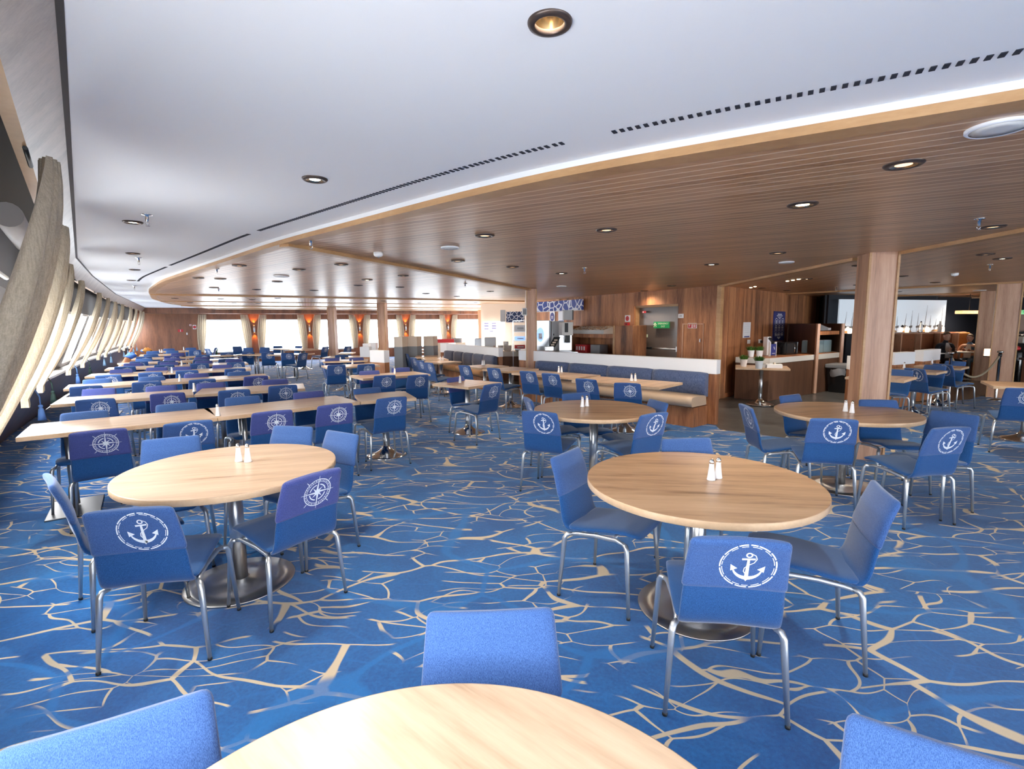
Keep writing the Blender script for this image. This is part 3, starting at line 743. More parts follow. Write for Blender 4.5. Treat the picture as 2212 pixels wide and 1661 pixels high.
def rowchairs(i, far, lst):
    for k, (p, kind) in enumerate(lst):
        rchair(p, i, far, kind, 'blue chair on the %s side of the %s long table row, %s from the windows' % ('far' if far else 'near', ROWN[i], NTH[k]), 0)
rowchairs(0, False, [((-3.184, 3.783), CF), ((-2.701, 4.107), A), ((-2.232, 4.592), CF), ((-1.779, 4.969), CF), ((-1.317, 5.416), CO)])
rowchairs(0, True, [((-4.029, 4.655), CO), ((-3.473, 5.118), CO), ((-3.038, 5.586), CO), ((-2.448, 5.973), CF), ((-1.833, 6.28), CO)])
rowchairs(1, False, [((-4.629, 5.503), CO), ((-4.136, 5.956), CF), ((-3.475, 6.209), CO), ((-3.068, 6.653), CO)])
rowchairs(1, True, [((-5.379, 6.47), CF), ((-4.738, 6.719), CF), ((-4.254, 7.03), CF), ((-3.532, 7.418), CF)])
rowchairs(2, False, [((-5.798, 6.767), CO), ((-5.323, 7.251), CO), ((-4.69, 7.539), CO), ((-4.092, 7.963), CF)])
rowchairs(2, True, [((-6.419, 7.706), CO), ((-5.78, 7.995), CO), ((-5.374, 8.487), CF), ((-4.801, 8.767), CO)])
rowchairs(3, False, [((-6.78, 8.372), CO), ((-6.364, 8.779), CO), ((-5.952, 9.139), CO), ((-5.242, 9.453), CO)])
rowchairs(3, True, [((-7.408, 9.464), CF), ((-7.028, 9.884), CF), ((-6.631, 10.006), CF), ((-6.031, 10.4), CF)])
rowchairs(4, False, [((-7.941, 10.25), CO), ((-7.331, 10.537), CO), ((-6.826, 10.92), CO), ((-6.179, 11.181), CO)])
rowchairs(4, True, [((-8.456, 11.165), CF), ((-7.795, 11.364), CF), ((-7.229, 11.731), CF), ((-6.843, 12.31), CF)])
rowchairs(5, False, [((-8.774, 11.762), CO), ((-8.174, 11.841), CO), ((-7.544, 12.153), CO), ((-7.089, 12.424), CO)])
rowchairs(5, True, [((-9.409, 12.798), CO), ((-8.749, 12.89), CF), ((-8.162, 13.177), CF)])
rowchairs(6, False, [((-10.08, 13.717), CO), ((-9.543, 14.051), CF), ((-8.805, 14.267), CO)])
rowchairs(6, True, [((-10.716, 14.873), CO), ((-10.272, 15.406), CF)])
rowchairs(7, True, [((-12.109, 16.906), CO), ((-11.598, 17.122), CO)])
rowchairs(8, True, [((-12.866, 18.826), CO), ((-12.482, 19.506), CO)])
place_chair((-11.209, 17.757, 120), CO, 'blue chair with compass print at the aisle end of the eighth row')
place_chair((-11.101, 18.799, 60), CO, 'side-on blue chair before the first side window')
place_chair((-11.674, 19.201, 200), CO, 'dark chair facing left, beside the potted grass')
place_chair((-8.918, 15.697, 118), CO, 'blue chair with compass print right of the potted grass')
# shakers standing on the rows
for p, lab in (((-2.817, 4.725), 'first'), ((-4.215, 6.587), 'second'), ((-5.247, 7.867), 'third'), ((-6.364, 9.341), 'fourth'), ((-7.368, 11.155), 'fifth')):
    shaker(*p, TZ, 'white shaker in the middle of the %s long table row' % lab)
for p, lab in (((-12.006, 17.089), 'left white shaker on the eighth long row'), ((-11.918, 17.075), 'right white shaker on the eighth long row'), ((-12.469, 19.064), 'white shaker on the ninth and farthest long row')):
    shaker(*p, TZ, lab)
# ---- tables in the middle of the room
def quad(c, a, L, W, label, group='dining tables in the middle of the room', double=False): square_table(c, a, L, W, label, group, double)
def front_edge(F, Rr, depth, label, group='dining tables in the middle of the room', double=False):
    a, b = Vector(F), Vector(Rr); d = b - a; L = d.length; d.normalize(); c = (a + b) / 2 + Vector((-d.y, d.x)) * depth / 2
    square_table(c, math.degrees(math.atan2(d.y, d.x)), L, depth, label, group, double)
front_edge((-0.597, 6.808), (-0.147, 7.357), .74, 'small square oak table with one shaker, between the long rows and the bench')
front_edge((-2.41, 8.051), (-1.426, 8.731), .70, 'rectangular oak table with one shaker behind the first long row, right of the aisle')
front_edge((-3.809, 10.265), (-2.847, 10.802), .72, 'oak table touching the first white topped divider', double=False)
front_edge((-4.632, 12.034), (-3.559, 12.297), .72, 'oak table behind the one touching the divider')
front_edge((-5.17, 13.645), (-4.153, 13.706), .72, 'pale oak table third in line before the divider')
front_edge((-5.474, 15.689), (-5.029, 15.751), .72, 'farthest small oak table before the divider')
front_edge((-8.606, 15.529), (-6.406, 15.211), .8, 'long far table with three compass chairs before it', double=True)
front_edge((-9.43, 19.442), (-7.945, 18.811), .75, 'second far table before the side windows', double=True)
front_edge((-7.582, 18.227), (-7.236, 18.865), .8, 'far dark oak table by the second wall lamp')
MG = 'blue chairs in the middle of the room'
for spec, kind, lab in [
 ((-0.623, 7.334, -40), CF, 'violet backed chair on the left of the small square table'),
 ((-0.489, 6.801, 140), CO, 'blue compass chair on the right of the small square table, seat to the left'),
 ((-2.177, 8.152, 122), CO, 'left compass chair in front of the table behind the first row'),
 ((-1.653, 8.18, 122), CO, 'right compass chair in front of the table behind the first row'),
 ((-2.345, 8.47, -60), CF, 'violet backed chair behind the left of the table behind the first row'),
 ((-1.928, 9.083, -60), CF, 'violet backed chair behind the right of the table behind the first row'),
 ((-3.701, 10.405, 118), CO, 'compass chair in front of the table touching the divider'),
 ((-3.132, 10.521, 118), CO, 'compass chair close to the divider, in front of its table'),
 ((-3.971, 11.247, 30), CO, 'blue chair at the left end of the tables before the divider'),
 ((-4.277, 12.082, -60), CF, 'violet backed chair behind the table touching the divider, left one'),
 ((-3.713, 12.181, -60), CF, 'violet backed chair behind the table touching the divider, right one'),
 ((-4.501, 13.424, -60), CO, 'far blue chair before the third table in line'),
 ((-8.377, 16.029, 108), CO, 'first of three compass chairs at the long far table'),
 ((-7.581, 15.648, 108), CO, 'second of three compass chairs at the long far table'),
 ((-6.808, 15.281, 108), CO, 'third of three compass chairs at the long far table'),
 ((-6.441, 14.896, 160), CO, 'blue chair at the right end of the long far table'),
 ((-10.993, 20.306, -40), CO, 'blue chair beneath the right edge of the first side window'),
 ((-9.959, 18.754, -80), CO, 'far blue chair behind the long far table, left one'),
 ((-9.471, 19.05, -80), CO, 'far blue chair behind the long far table, middle one'),
 ((-9.464, 20.36, -60), CO, 'far blue chair before the second side window'),
 ((-8.782, 20.15, -110), CO, 'far blue chair at the right of the second side window'),
 ((-7.446, 19.396, 160), CO, 'far blue chair by the third side window, left of the slim column'),
 ((-6.634, 19.696, 150), CO, 'far blue chair in front of the third side window, right of the slim column'),
 # chairs facing the bench
 ((-0.712, 9.96, 44), CO, 'compass chair facing the curved part of the bench, left of two'),
 ((-0.118, 9.282, 44), CO, 'compass chair facing the bench, left of the timber column'),
 ((0.468, 8.616, 48), CO, 'compass chair facing the long bench, leftmost of four in front of it'),
 ((0.817, 8.19, 48), CO, 'compass chair facing the long bench, second of four in front of it'),
 ((1.254, 7.352, 50), CO, 'compass chair facing the long bench, third of four in front of it'),
 ((1.649, 6.857, 66), CO, 'compass chair facing the long bench, rightmost of four in front of it'),
 ((-3.312, 16.099, 30), CO, 'dark blue chair in the slanting line beyond the divider, farthest one'),
 ((-2.722, 14.249, 32), CO, 'dark blue chair in the slanting line beyond the divider, second farthest'),
 ((-2.168, 12.43, 36), CO, 'blue chair in the slanting line beyond the divider, third farthest'),
 ((-1.826, 11.453, 38), CO, 'blue chair in the slanting line beyond the divider, second nearest'),
 ((-1.527, 10.745, 40), CO, 'blue chair in the slanting line beyond the divider, nearest one')]:
    place_chair(spec, kind, lab, MG)
# ---- tables along the bench
BG = 'oak tables along the bench'
front_edge((1.953, 6.607), (2.462, 7.162), 1.42, 'pale long oak table before the right end of the bench, with two shakers', BG)
front_edge((1.011, 7.846), (1.484, 8.334), 1.42, 'pale long oak table before the middle of the bench, with two shakers', BG)
front_edge((-0.065, 9.087), (0.522, 9.641), .74, 'square oak table in front of the timber column', BG)
front_edge((-0.609, 9.847), (-0.054, 10.291), .74, 'square oak table left of the timber column, with two shakers', BG)
front_edge((-1.589, 11.267), (-1.176, 11.735), .74, 'square oak table before the curved bench, with two shakers', BG)
front_edge((-2.113, 12.364), (-1.587, 12.55), .74, 'second square oak table before the curved bench', BG)
front_edge((-2.606, 13.442), (-2.008, 13.518), .74, 'third square oak table before the curved bench', BG)
front_edge((-3.166, 15.468), (-2.668, 15.649), .74, 'far square oak table with two shakers near the high backed booths', BG)
front_edge((-3.236, 17.484), (-2.539, 17.691), .74, 'farthest pale table among the high backed booths', BG)
for l, r, w in (((0.826, 8.785), (0.878, 8.814), 'the table before the middle of the bench'), ((1.777, 7.394), (1.831, 7.39), 'the table before the right end of the bench'),
                ((-0.624, 10.566), (-0.584, 10.561), 'the table left of the timber column'), ((-1.729, 12.156), (-1.676, 12.181), 'the square table before the curved bench'), ((-3.112, 15.85), (-3.052, 15.84), 'the far square table near the booths')): pair(l, r, w)
for p, lab in (((-0.766, 7.344), 'single white shaker on the small square table'), ((-2.064, 8.787), 'single white shaker on the table behind the first row'), ((-3.55, 11.134), 'single white shaker on the table touching the divider'),
               ((-4.186, 12.213), 'single white shaker on the second table before the divider')): shaker(*p, TZ, lab)
# ---- tables to the right, beyond the wide column
RG = 'small oak tables beyond the wide column'
front_edge((5.629, 7.134), (6.196, 7.608), .74, 'small oak table just right of the wide timber column', RG)
front_edge((6.951, 8.153), (7.468, 8.546), .72, 'second small oak table beyond the wide timber column', RG)
front_edge((8.024, 8.903), (8.534, 9.3), .72, 'third small oak table beyond the wide timber column', RG)
front_edge((6.263, 6.456), (6.95, 6.0), .75, 'oak table end at the right edge beside the dark navy chair', RG)
for spec, kind, lab in [
 ((6.036, 7.979, 200), CO, 'dark navy chair facing the viewer just right of the wide column'),
 ((7.003, 8.361, 12), A, 'dark navy anchor chair behind the first small table'),
 ((7.248, 8.768, 200), CO, 'dark navy chair facing the viewer at the second small table'),
 ((8.145, 9.156, 12), A, 'dark navy anchor chair behind the second small table'),
 ((8.379, 9.64, 200), CO, 'dark navy chair at the third small table, by the rope')]:
    place_chair(spec, kind, lab, 'navy chairs beyond the wide column')
shaker(*(7.093, 9.014), TZ, 'white shaker beside the white topped divider near the wide column')
shaker(*(8.288, 9.844), TZ, 'white shaker beside the second white topped divider')
# ================================================================ BENCH AND LOW PANELS
def lowpanel(name, pts, label, z1=1.02, zb=.80, th=.10, cat='partition', group=None, endcap=True):
    o = empty(name, (pts[0][0], pts[0][1], 0)); tag(o, label, cat, group); P0 = Vector(pts[0]); m = MB().mat('walnut_panel')
    def sub(a): return (a[0] - P0.x, a[1] - P0.y)
    for a, b in zip(pts, pts[1:]): bar(m, sub(a), sub(b), .0055, zb, th)
    m.build('wood_panel', o); m = MB().mat('white_panel')
    for a, b in zip(pts, pts[1:]): bar(m, sub(a), sub(b), zb, z1, th + .02)
    m.build('white_cap', o); return o
def bench(pts, label, back, seat, segs):
    """upholstered bench in front (right-hand side going from pts[0]) of a low panel"""
    o = empty('bench', (pts[0][0], pts[0][1], .0055)); tag(o, label, 'bench'); P0 = Vector(pts[0])
    pp = [Vector(p) - P0 for p in pts]; base = MB().mat('walnut_panel'); st = MB().mat(seat)
    for a, b in zip(pp, pp[1:]):
        d = (b - a).normalized(); n = Vector((-d.y, d.x)); q = lambda v, k: (v.x + n.x * k, v.y + n.y * k)
        bar(base, q(a, .28), q(b, .28), 0, .30, .42)
        L = (b - a).length
    base.build('plinth', o)
    L = sum((b - a).length for a, b in zip(pp, pp[1:])); 
    def at(s):
        for a, b in zip(pp, pp[1:]):
            l = (b - a).length
            if s <= l + 1e-6: d = (b - a).normalized(); return a + d * s, Vector((-d.y, d.x))
            s -= l
        return b, Vector((-d.y, d.x))
    def cushion(name, mat, s0, s1, sect):
        m = MB().mat(mat); k = max(2, int((s1 - s0) / .12)); rings = []
        for i in range(k + 1):
            s = s0 + (s1 - s0) * i / k; p, n = at(s); e = min(i, k - i); f = 1 if e > 0 else .93
            c0 = sum(a for a, _ in sect) / len(sect); c1 = sum(b for _, b in sect) / len(sect)
            rings.append([(p.x + n.x * (c0 + (a - c0) * f), p.y + n.y * (c0 + (a - c0) * f), c1 + (b - c1) * f) for a, b in sect])
        m.loft(rings); m.build(name, o)
    S_ = [(.08, .31), (.50, .31), (.545, .33), (.555, .40), (.54, .455), (.50, .47), (.10, .47)]
    B_ = [(.06, .42), (.17, .44), (.18, .60), (.165, .78), (.14, .815), (.10, .82), (.06, .80)]
    for i in range(segs):
        cushion('back_cushion', back, L * i / segs + .004, L * (i + 1) / segs - .004, B_)
    for i in range(max(1, segs // 2)):
        n = max(1, segs // 2); cushion('seat_cushion', seat, L * i / n + .004, L * (i + 1) / n - .004, S_)
    return o
PA, PB = (3.20, 7.72), (.20, 11.28)
lowpanel('bench_partition', [PA, PB], 'long low timber partition with a wide white top band behind the bench')
bench([(3.12, 7.80), (.62, 10.78)], 'long bench with denim blue back and beige seat', 'bench_blue', 'beige_leather', 4)
CUR = [(-.27, 12.4), (-.62, 13.15), (-1.05, 13.95), (-1.5, 14.8), (-1.98, 15.65)]
lowpanel('curved_partition', CUR, 'curved low partition with white top, left of the timber bench column')
bench([(-.30, 12.45), (-.65, 13.15), (-1.08, 13.95), (-1.53, 14.8), (-1.95, 15.5)], 'curved bench with grey blue back and tan seat', 'bench_grey', 'tan_leather', 5)
lowpanel('white_topped_divider', [(-3.309, 11.886), (-2.898, 11.601)], 'white topped timber divider touching the slim column, nearest of the group', zb=.74, th=.14, cat='divider')
lowpanel('white_topped_divider', [(-4.149, 13.816), (-3.879, 13.763)], 'white topped timber divider second in line, left of the nearest', zb=.74, th=.14, cat='divider')
lowpanel('white_topped_divider', [(-4.87, 17.246), (-4.615, 17.184)], 'small far white topped divider below the fourth side window', zb=.72, th=.14, cat='divider')
lowpanel('white_topped_divider', [(-4.822, 16.378), (-4.628, 16.333)], 'small far white topped divider, leftmost of the far ones', zb=.72, th=.14, cat='divider')
for a, b, lab in (((-3.241, 14.147), (-2.995, 14.094), 'high backed booth screen with a pale top, left of three'), ((-2.915, 14.411), (-2.638, 14.35), 'high backed booth screen with a pale top, middle of three'),
                  ((-2.507, 14.669), (-2.213, 14.603), 'high backed booth screen with a pale top, right of three')):
    o = empty('booth_screen', (a[0], a[1], 0)); tag(o, lab, 'booth screen', 'high backed booth screens'); b = (b[0] - a[0], b[1] - a[1])
    m = MB().mat('grey'); bar(m, (0, 0), b, .0055, 1.0, .35); m.build('panel', o); m = MB().mat('cream'); bar(m, (0, 0), b, 1.0, 1.28, .34); m.build('top_band', o)
lowpanel('white_topped_divider', [(-2.166, 16.167), (-1.987, 16.547)], 'white topped divider at the left end of the curved bench', zb=.72, th=.3, cat='divider')
for a, b, lab in (((5.62, 8.34), (5.74, 8.30), 'white topped divider seen left of the wide timber column'), ((6.91, 9.123), (7.519, 9.422), 'white topped divider just right of the wide timber column'),
                  ((8.026, 9.855), (8.739, 10.301), 'second white topped divider right of the wide timber column')):
    lowpanel('booth_divider', [a, b], lab, zb=.80, th=.13, cat='divider')
# ================================================================ CURTAINS OF THE RAKED WINDOWS
CW = ['first', 'second', 'third', 'fourth', 'fifth', 'sixth', 'seventh', 'eighth', 'ninth', 'tenth', 'eleventh', 'twelfth']
def coff(z): t = max(0, min(1, (2.2 - z) / 1.3)); return .10 + .44 * t ** 1.5
def curtain(st, k, label):
    s, s2 = st
    o = empty('curtain', wl(s, .2, 0)); tag(o, label, 'curtain', 'curtains of the raked windows'); O = Vector(o.location)
    dark = k % 2; m = MB().mat('curtain'); N = 72; rows = []
    for j in range(19):
        v = j / 18; z = 2.235 - v * 1.42
        tv = min(1, v / .93); w = .20 + ((1.0 if k < 3 else .70) if not dark else .50) * math.sin(math.pi * tv ** .85) ** .9
        if v > .93: w += (v - .93) * .9
        ctr = s + (s2 - s) * v ** 1.2 + (.16 if not dark else .08) * math.sin(math.pi * tv) * .8
        row_ = []
        for i in range(N + 1):
            u = i / N - .5; fold = .034 * math.sin(u * 2 * math.pi * 6.5 + k + v) * (.6 + .5 * math.sin(math.pi * tv)) + .014 * math.sin(u * 47 + v * 3 + k)
            p = wl(ctr + u * w, coff(z) - .03 - fold, z); row_.append(p - O)
        rows.append(row_)
    m.loft(rows, cap=False, closed=False); cu = m.build('cloth', o)
    m = MB().mat('black'); p = wl(s, .10, 2.24) - O; q = wl(s + .12, .12, 2.24) - O; m.tube([wl(s - .14, .13, 2.24) - O, wl(s + .14, .13, 2.24) - O], .008, 6); m.build('rail', o)
    # tie-back cord and tassel, hanging plumb in front of the gathered cloth
    tm = ('tassel_blue', 'tassel_dark', 'tassel_blue', 'tassel_dark', 'tassel_blue', 'tassel_dark', 'tassel_light')[k % 7 if k < 6 else 6]
    if k < 2: return
    s = s2 + .05; t = empty('tassel', wl(s - .02, coff(.90) - .13, .66)); tag(t, '%s tassel at the tie of the %s raked window curtain from the viewer' % ({'tassel_blue': 'blue', 'tassel_dark': 'dark green', 'tassel_light': 'pale blue'}[tm], CW[k]), 'tassel', 'curtain tassels')
    T = Vector(t.location); m = MB().mat(tm); m.tube([wl(s + .08, coff(1.0) - .03, 1.0) - T, wl(s + .04, coff(.94) - .09, .94) - T, Vector((0, 0, .24)), Vector((0, 0, .155))], .007, 6); m.build('cord', t)
    m = MB().mat(tm); m.lathe([(.006, .16), (.018, .152), (.020, .138), (.012, .126), (.021, .115), (.028, .06), (.036, .0)], n=14); m.build('tuft', t)
CW = ['first', 'second', 'third', 'fourth', 'fifth', 'sixth', 'seventh', 'eighth', 'ninth', 'tenth', 'eleventh', 'twelfth']
for k, s in enumerate(CURT): curtain(s, k, '%s curtain of the raked windows, %s from the viewer' % ('brown shaded' if k % 2 else 'beige', CW[k]))
for k, (a, b) in enumerate(((1.5, 2.5), (4.3, 5.0), (5.6, 7.2))):
    o = empty('roller_blind', wl((a + b) / 2, .2, 2.13)); tag(o, ['grey roller blind cassette above the first window, by the top left', 'grey roller blind cassette behind the third curtain', 'grey roller blind cassette above the third window'][k], 'roller blind', 'roller blinds'); O = Vector(o.location)
    m = MB().mat('blind'); m.tube([wl(a, .24, 2.10) - O, wl(b, .24, 2.10) - O], .055, 16); m.build('cassette', o)
    m = MB().mat('white_panel'); m.tube([wl(a + .1, offw(1.9) - .05, 1.88) - O, wl(b - .1, offw(1.9) - .05, 1.88) - O], .012, 8); m.build('bottom_bar', o)
# ================================================================ FAR SIDE WALL: CURTAINS AND LAMPS
WN = ['first', 'second', 'third', 'fourth', 'fifth', 'sixth']
for k in range(6):
    c = (k - .5) * FP
    for sx in (-1, 1):
        o = empty('curtain', fw(c + sx * (WW / 2 + .06), .10, 0)); o.rotation_euler = (0, 0, FA)
        tag(o, 'beige curtain at the %s of the %s side window from the left' % ('left' if sx < 0 else 'right', WN[k]), 'curtain', 'curtains of the side windows')
        m = MB().mat('curtain'); rows = []
        for j in range(13):
            v = j / 12; z = 2.14 - v * 1.62; w = .30 + .10 * math.sin(math.pi * v) - (.10 * v); drift = -sx * .12 * (1 - v) ** 1.5
            rows.append([((u - .5) * w + drift, -.05 + .022 * math.sin(u * 28 + k), z) for u in [i / 16 for i in range(17)]])
        m.loft(rows, cap=False, closed=False); m.build('cloth', o)
def spot(name, loc, energy, col, size, rx=0, rz=0, blend=.6, r=.03, parent=None):
    d = bpy.data.lights.new(name, 'SPOT'); d.energy = energy; d.color = col; d.spot_size = R(size); d.spot_blend = blend; d.shadow_soft_size = r
    o = bpy.data.objects.new(name, d); COL.objects.link(o); o.location = loc; o.rotation_euler = (R(rx), 0, R(rz))
    if parent: o.parent = parent
    return o
for k in range(5):
    o = empty('wall_lamp', fw(k * FP, .07, 1.50)); o.rotation_euler = (0, 0, FA); tag(o, 'slim metal wall lamp glowing orange between the %s and %s side windows' % (WN[k], WN[k + 1]), 'wall lamp', 'wall lamps between the side windows')
    m = MB().mat('satin_metal'); m.lathe([(.035, -.15), (.035, .15)], n=16); m.box((0, .05, 0), (.04, .08, .08)); m.build('tube', o)
    m = MB().mat('sconce_glow'); m.lathe([(.028, .151), (.028, .153)], n=12); m.lathe([(.028, -.153), (.028, -.151)], n=12); m.build('bulb', o)
    spot('up_light', (0, 0, .18), 26, (1, .36, .06), 75, 180 , 0, .5, .02, o); spot('down_light', (0, 0, -.18), 18, (1, .36, .06), 75, 0, 0, .5, .02, o)
# ================================================================ CEILING FITTINGS
def downlight(p, z, r, lit, label, group):
    o = empty('downlight', (p[0], p[1], z)); tag(o, label, 'downlight', group)
    m = MB().mat('bronze'); m.lathe([(r * .66, -.001), (r * .68, -.012), (r * .9, -.011), (r, -.004), (r, 0)], n=32, cap=False); m.build('ring', o)
    m = MB().mat('gold_reflector'); m.lathe([(r * .67, -.010), (r * .5, -.006), (r * .34, -.003)], n=28, cap=False); m.build('reflector', o)
    m = MB().mat('lamp_on' if lit else 'lamp_dim'); m.lathe([(r * .45, -.0045), (r * .3, -.006)], n=24); m.build('bulb', o)
    if lit: spot('lamp', (0, 0, -.03), LAMP_W * (3.0 if 'lounge' in label else .35 if 'exit door' in label or 'fascia' in label else 1), (1, .86, .68), 150, 0, 0, 1, .05, o)
    return o
LAMP_W = 60
LIT = [(1734,441,'bright lit downlight in the near timber ceiling at the upper right'), (1537,571,'lit downlight above the timber wall corner'), (1451,617,'lit downlight above the right edge of the emergency exit door'),
 (1392,628,'lit downlight above the emergency exit door'), (1213,590,'lit downlight above the bench column'), (793,604,'lit downlight over the middle of the room, the brightest there'),
 (678,627,'lit downlight in front of the slim columns, left'), (920,634,'lit downlight right of the second slim column'), (1743,602,'lit downlight beside the three tiny spots'),
 (1854,615,'lit downlight left of the wide column, near its top'), (2165,558,'lit downlight at the right edge of the ceiling'), (2094,638,'lit downlight in the lounge ceiling, left of two'), (2142,647,'lit downlight in the lounge ceiling before the dark column'),
 (2200,657,'lit downlight in the lounge ceiling at the right edge'), (829,650,'lit downlight beside the top of the nearer slim column'), (883,674,'small lit downlight near the side windows')]
LITP = [(1.893, 3.356), (2.613, 6.657), (3.251, 10.297), (3.095, 11.802), (0.754, 7.619), (-2.374, 8.401), (-4.169, 10.739), (-2.039, 12.135), (5.195, 8.941), (7.156, 10.481), (6.038, 6.284), (13.736, 15.201), (17.364, 18.311), (23.795, 23.738), (-3.907, 15.532), (-5.751, 28.336)]
for (px, py, lab), p in zip(LIT, LITP): downlight(p, ZT, .092, True, lab, 'lit downlights in the timber ceiling')
UNL = [('dark ringed downlight with a copper bowl at the upper right of the timber ceiling', (1.912, 2.539)), ('dark ringed downlight in the timber ceiling above the bench', (0.777, 4.178)),
 ('dark ringed downlight with a pale bowl near the slanting beam', (-0.222, 4.384)), ('small dark downlight just right of the smoke detector', (-0.629, 6.06)), ('small dark downlight before the bench column', (0.019, 6.726)),
 ('small dark downlight between the white disc and the corner lamps', (2.928, 5.621)), ('dark downlight close to the slanting beam, left side', (-2.099, 6.321)), ('dark downlight above the second bay, near the curved edge', (-3.361, 6.326)),
 ('dark downlight near the sprinkler in the second bay', (-4.579, 8.028)), ('dark downlight lower left in the second bay', (-5.709, 9.768)), ('dark downlight nearest the curved edge in the second bay', (-4.818, 7.85)),
 ('dark downlight under the white strip disc', (-3.948, 8.599)), ('dark downlight near the first cross beam', (-5.179, 10.338)), ('dark downlight at the middle of the second bay', (-2.837, 6.836)),
 ('dark downlight left of the bench column beam', (-1.642, 7.763)), ('dark downlight beyond the middle of the second bay', (-2.197, 10.05)), ('dark downlight before the slim column tops', (-2.858, 9.513)),
 ('dark downlight at the right end of the second bay', (-0.475, 11.506)), ('dark downlight near the right end of the first cross beam', (-1.435, 13.399)),
 ('dark downlight right of the wall corner above the pantry wall', (5.531, 11.205)), ('dark downlight near the top of the pantry wall', (6.559, 12.078)), ('dark downlight above the right edge behind the sprinkler', (3.915, 4.181)),
 ('dark downlight beside the lit one at the right edge', (5.456, 5.883)), ('dark downlight left of the wide column top', (4.706, 6.91)), ('dark downlight right of the wide column top', (6.574, 8.56)), ('dark downlight before the lounge beams', (8.368, 10.037)),
 ('dark downlight between the lounge beams, first', (9.923, 13.017)), ('dark downlight between the lounge beams, second', (13.324, 17.307))]
for lab, p in UNL: downlight(p, ZT, .085, False, lab, 'unlit downlights in the timber ceiling')
for i, p in enumerate([(-8.712, 13.147), (-7.812, 13.646), (-9.732, 15.369), (-7.173, 14.05), (-8.771, 16.046), (-8.157, 16.34), (-6.235, 13.548), (-3.081, 16.991), (-1.204, 17.003), (0.059, 18.373), (-0.189, 19.607), (-5.011, 18.997)]):
    downlight(p, ZT, .085, False, 'small dark downlight in the bay between the two far cross beams', 'far downlights between the cross beams')
NEARL = (.111, 1.466)
for i, (p, lab) in enumerate([((-1.085, 2.896), 'second recessed lamp in the white ceiling, left of the air slots'), ((-2.917, 3.989), 'third recessed lamp in the white ceiling, beside the sprinkler'), ((-4.147, 5.627), 'fourth recessed lamp in the white ceiling along the raked windows'),
                ((-5.272, 7.157), 'fifth recessed lamp in the white ceiling along the raked windows'), ((-6.496, 8.72), 'sixth and farthest recessed lamp in the white ceiling')]):
    downlight(p, ZW, .068, i < 2, lab, 'recessed lamps in the white ceiling')
o = empty('downlight', (*NEARL, ZW)); tag(o, 'nearest recessed lamp in the white ceiling, bronze ring with a shiny bowl', 'downlight', 'recessed lamps in the white ceiling')
m = MB().mat('bronze'); m.lathe([(.040, .004), (.0405, -.008), (.046, -.010), (.058, -.008), (.061, -.002), (.061, .002)], n=48, cap=False); m.build('ring', o)
m = MB().mat('gold_reflector'); m.lathe([(.0403, .0), (.0395, .015), (.034, .04), (.026, .058)], n=40, cap=False); m.build('reflector', o)
m = MB().mat('black'); m.lathe([(.0265, .058), (.0265, .068)], n=30, cap=False); m.lathe([(.045, .004), (.045, .10)], n=30, cap=False); m.face([(.045 * math.cos(i * .2094), .045 * math.sin(i * .2094), .10) for i in range(30)]); m.build('can', o)
m = MB().mat('lamp_on'); m.lathe([(.022, .066), (.020, .060), (.012, .056)], n=24); m.build('bulb', o)
spot('lamp', (0, 0, .05), 12, (1, .86, .68), 120, 0, 0, 1, .02, o)
for lab, p, r in (('large white round ceiling speaker at the upper right', (1.928, 2.077), .105), ('white round disc in the timber ceiling by the smoke detector', (-0.596, 5.029), .09), ('white round disc far in the second ceiling bay', (-3.456, 7.676), .11),
                  ('white round disc in front of the mosaic fascia', (1.007, 10.169), .10), ('white round disc left of the wide column', (3.491, 6.475), .09), ('white round disc among the lounge beams', (11.741, 12.724), .13)):
    o = empty('ceiling_speaker', (*p, ZT)); tag(o, lab, 'ceiling speaker', 'white ceiling discs')
    m = MB().mat('white_panel'); m.lathe([(r * .86, -.012), (r * .93, -.014), (r, -.008), (r, 0)], n=40, cap=False); m.build('rim', o); m = MB().mat('off_white'); m.lathe([(r * .88, -.011), (r * .4, -.013)], n=36); m.build('grille', o)
for lab, p, z in (('white smoke detector dome by the slanting ceiling beam', (-1.379, 5.329), ZT), ('white smoke detector right of the wide column', (7.098, 8.149), ZT)):
    o = empty('smoke_detector', (*p, z)); tag(o, lab, 'smoke detector'); m = MB().mat('white_panel'); m.lathe([(.048, 0), (.048, -.02), (.044, -.035), (.03, -.045), (.01, -.048)], n=30); m.build('housing', o); MB().mat('grey').lathe([(.008, -.048), (.008, -.056)], n=12).build('sensor', o)
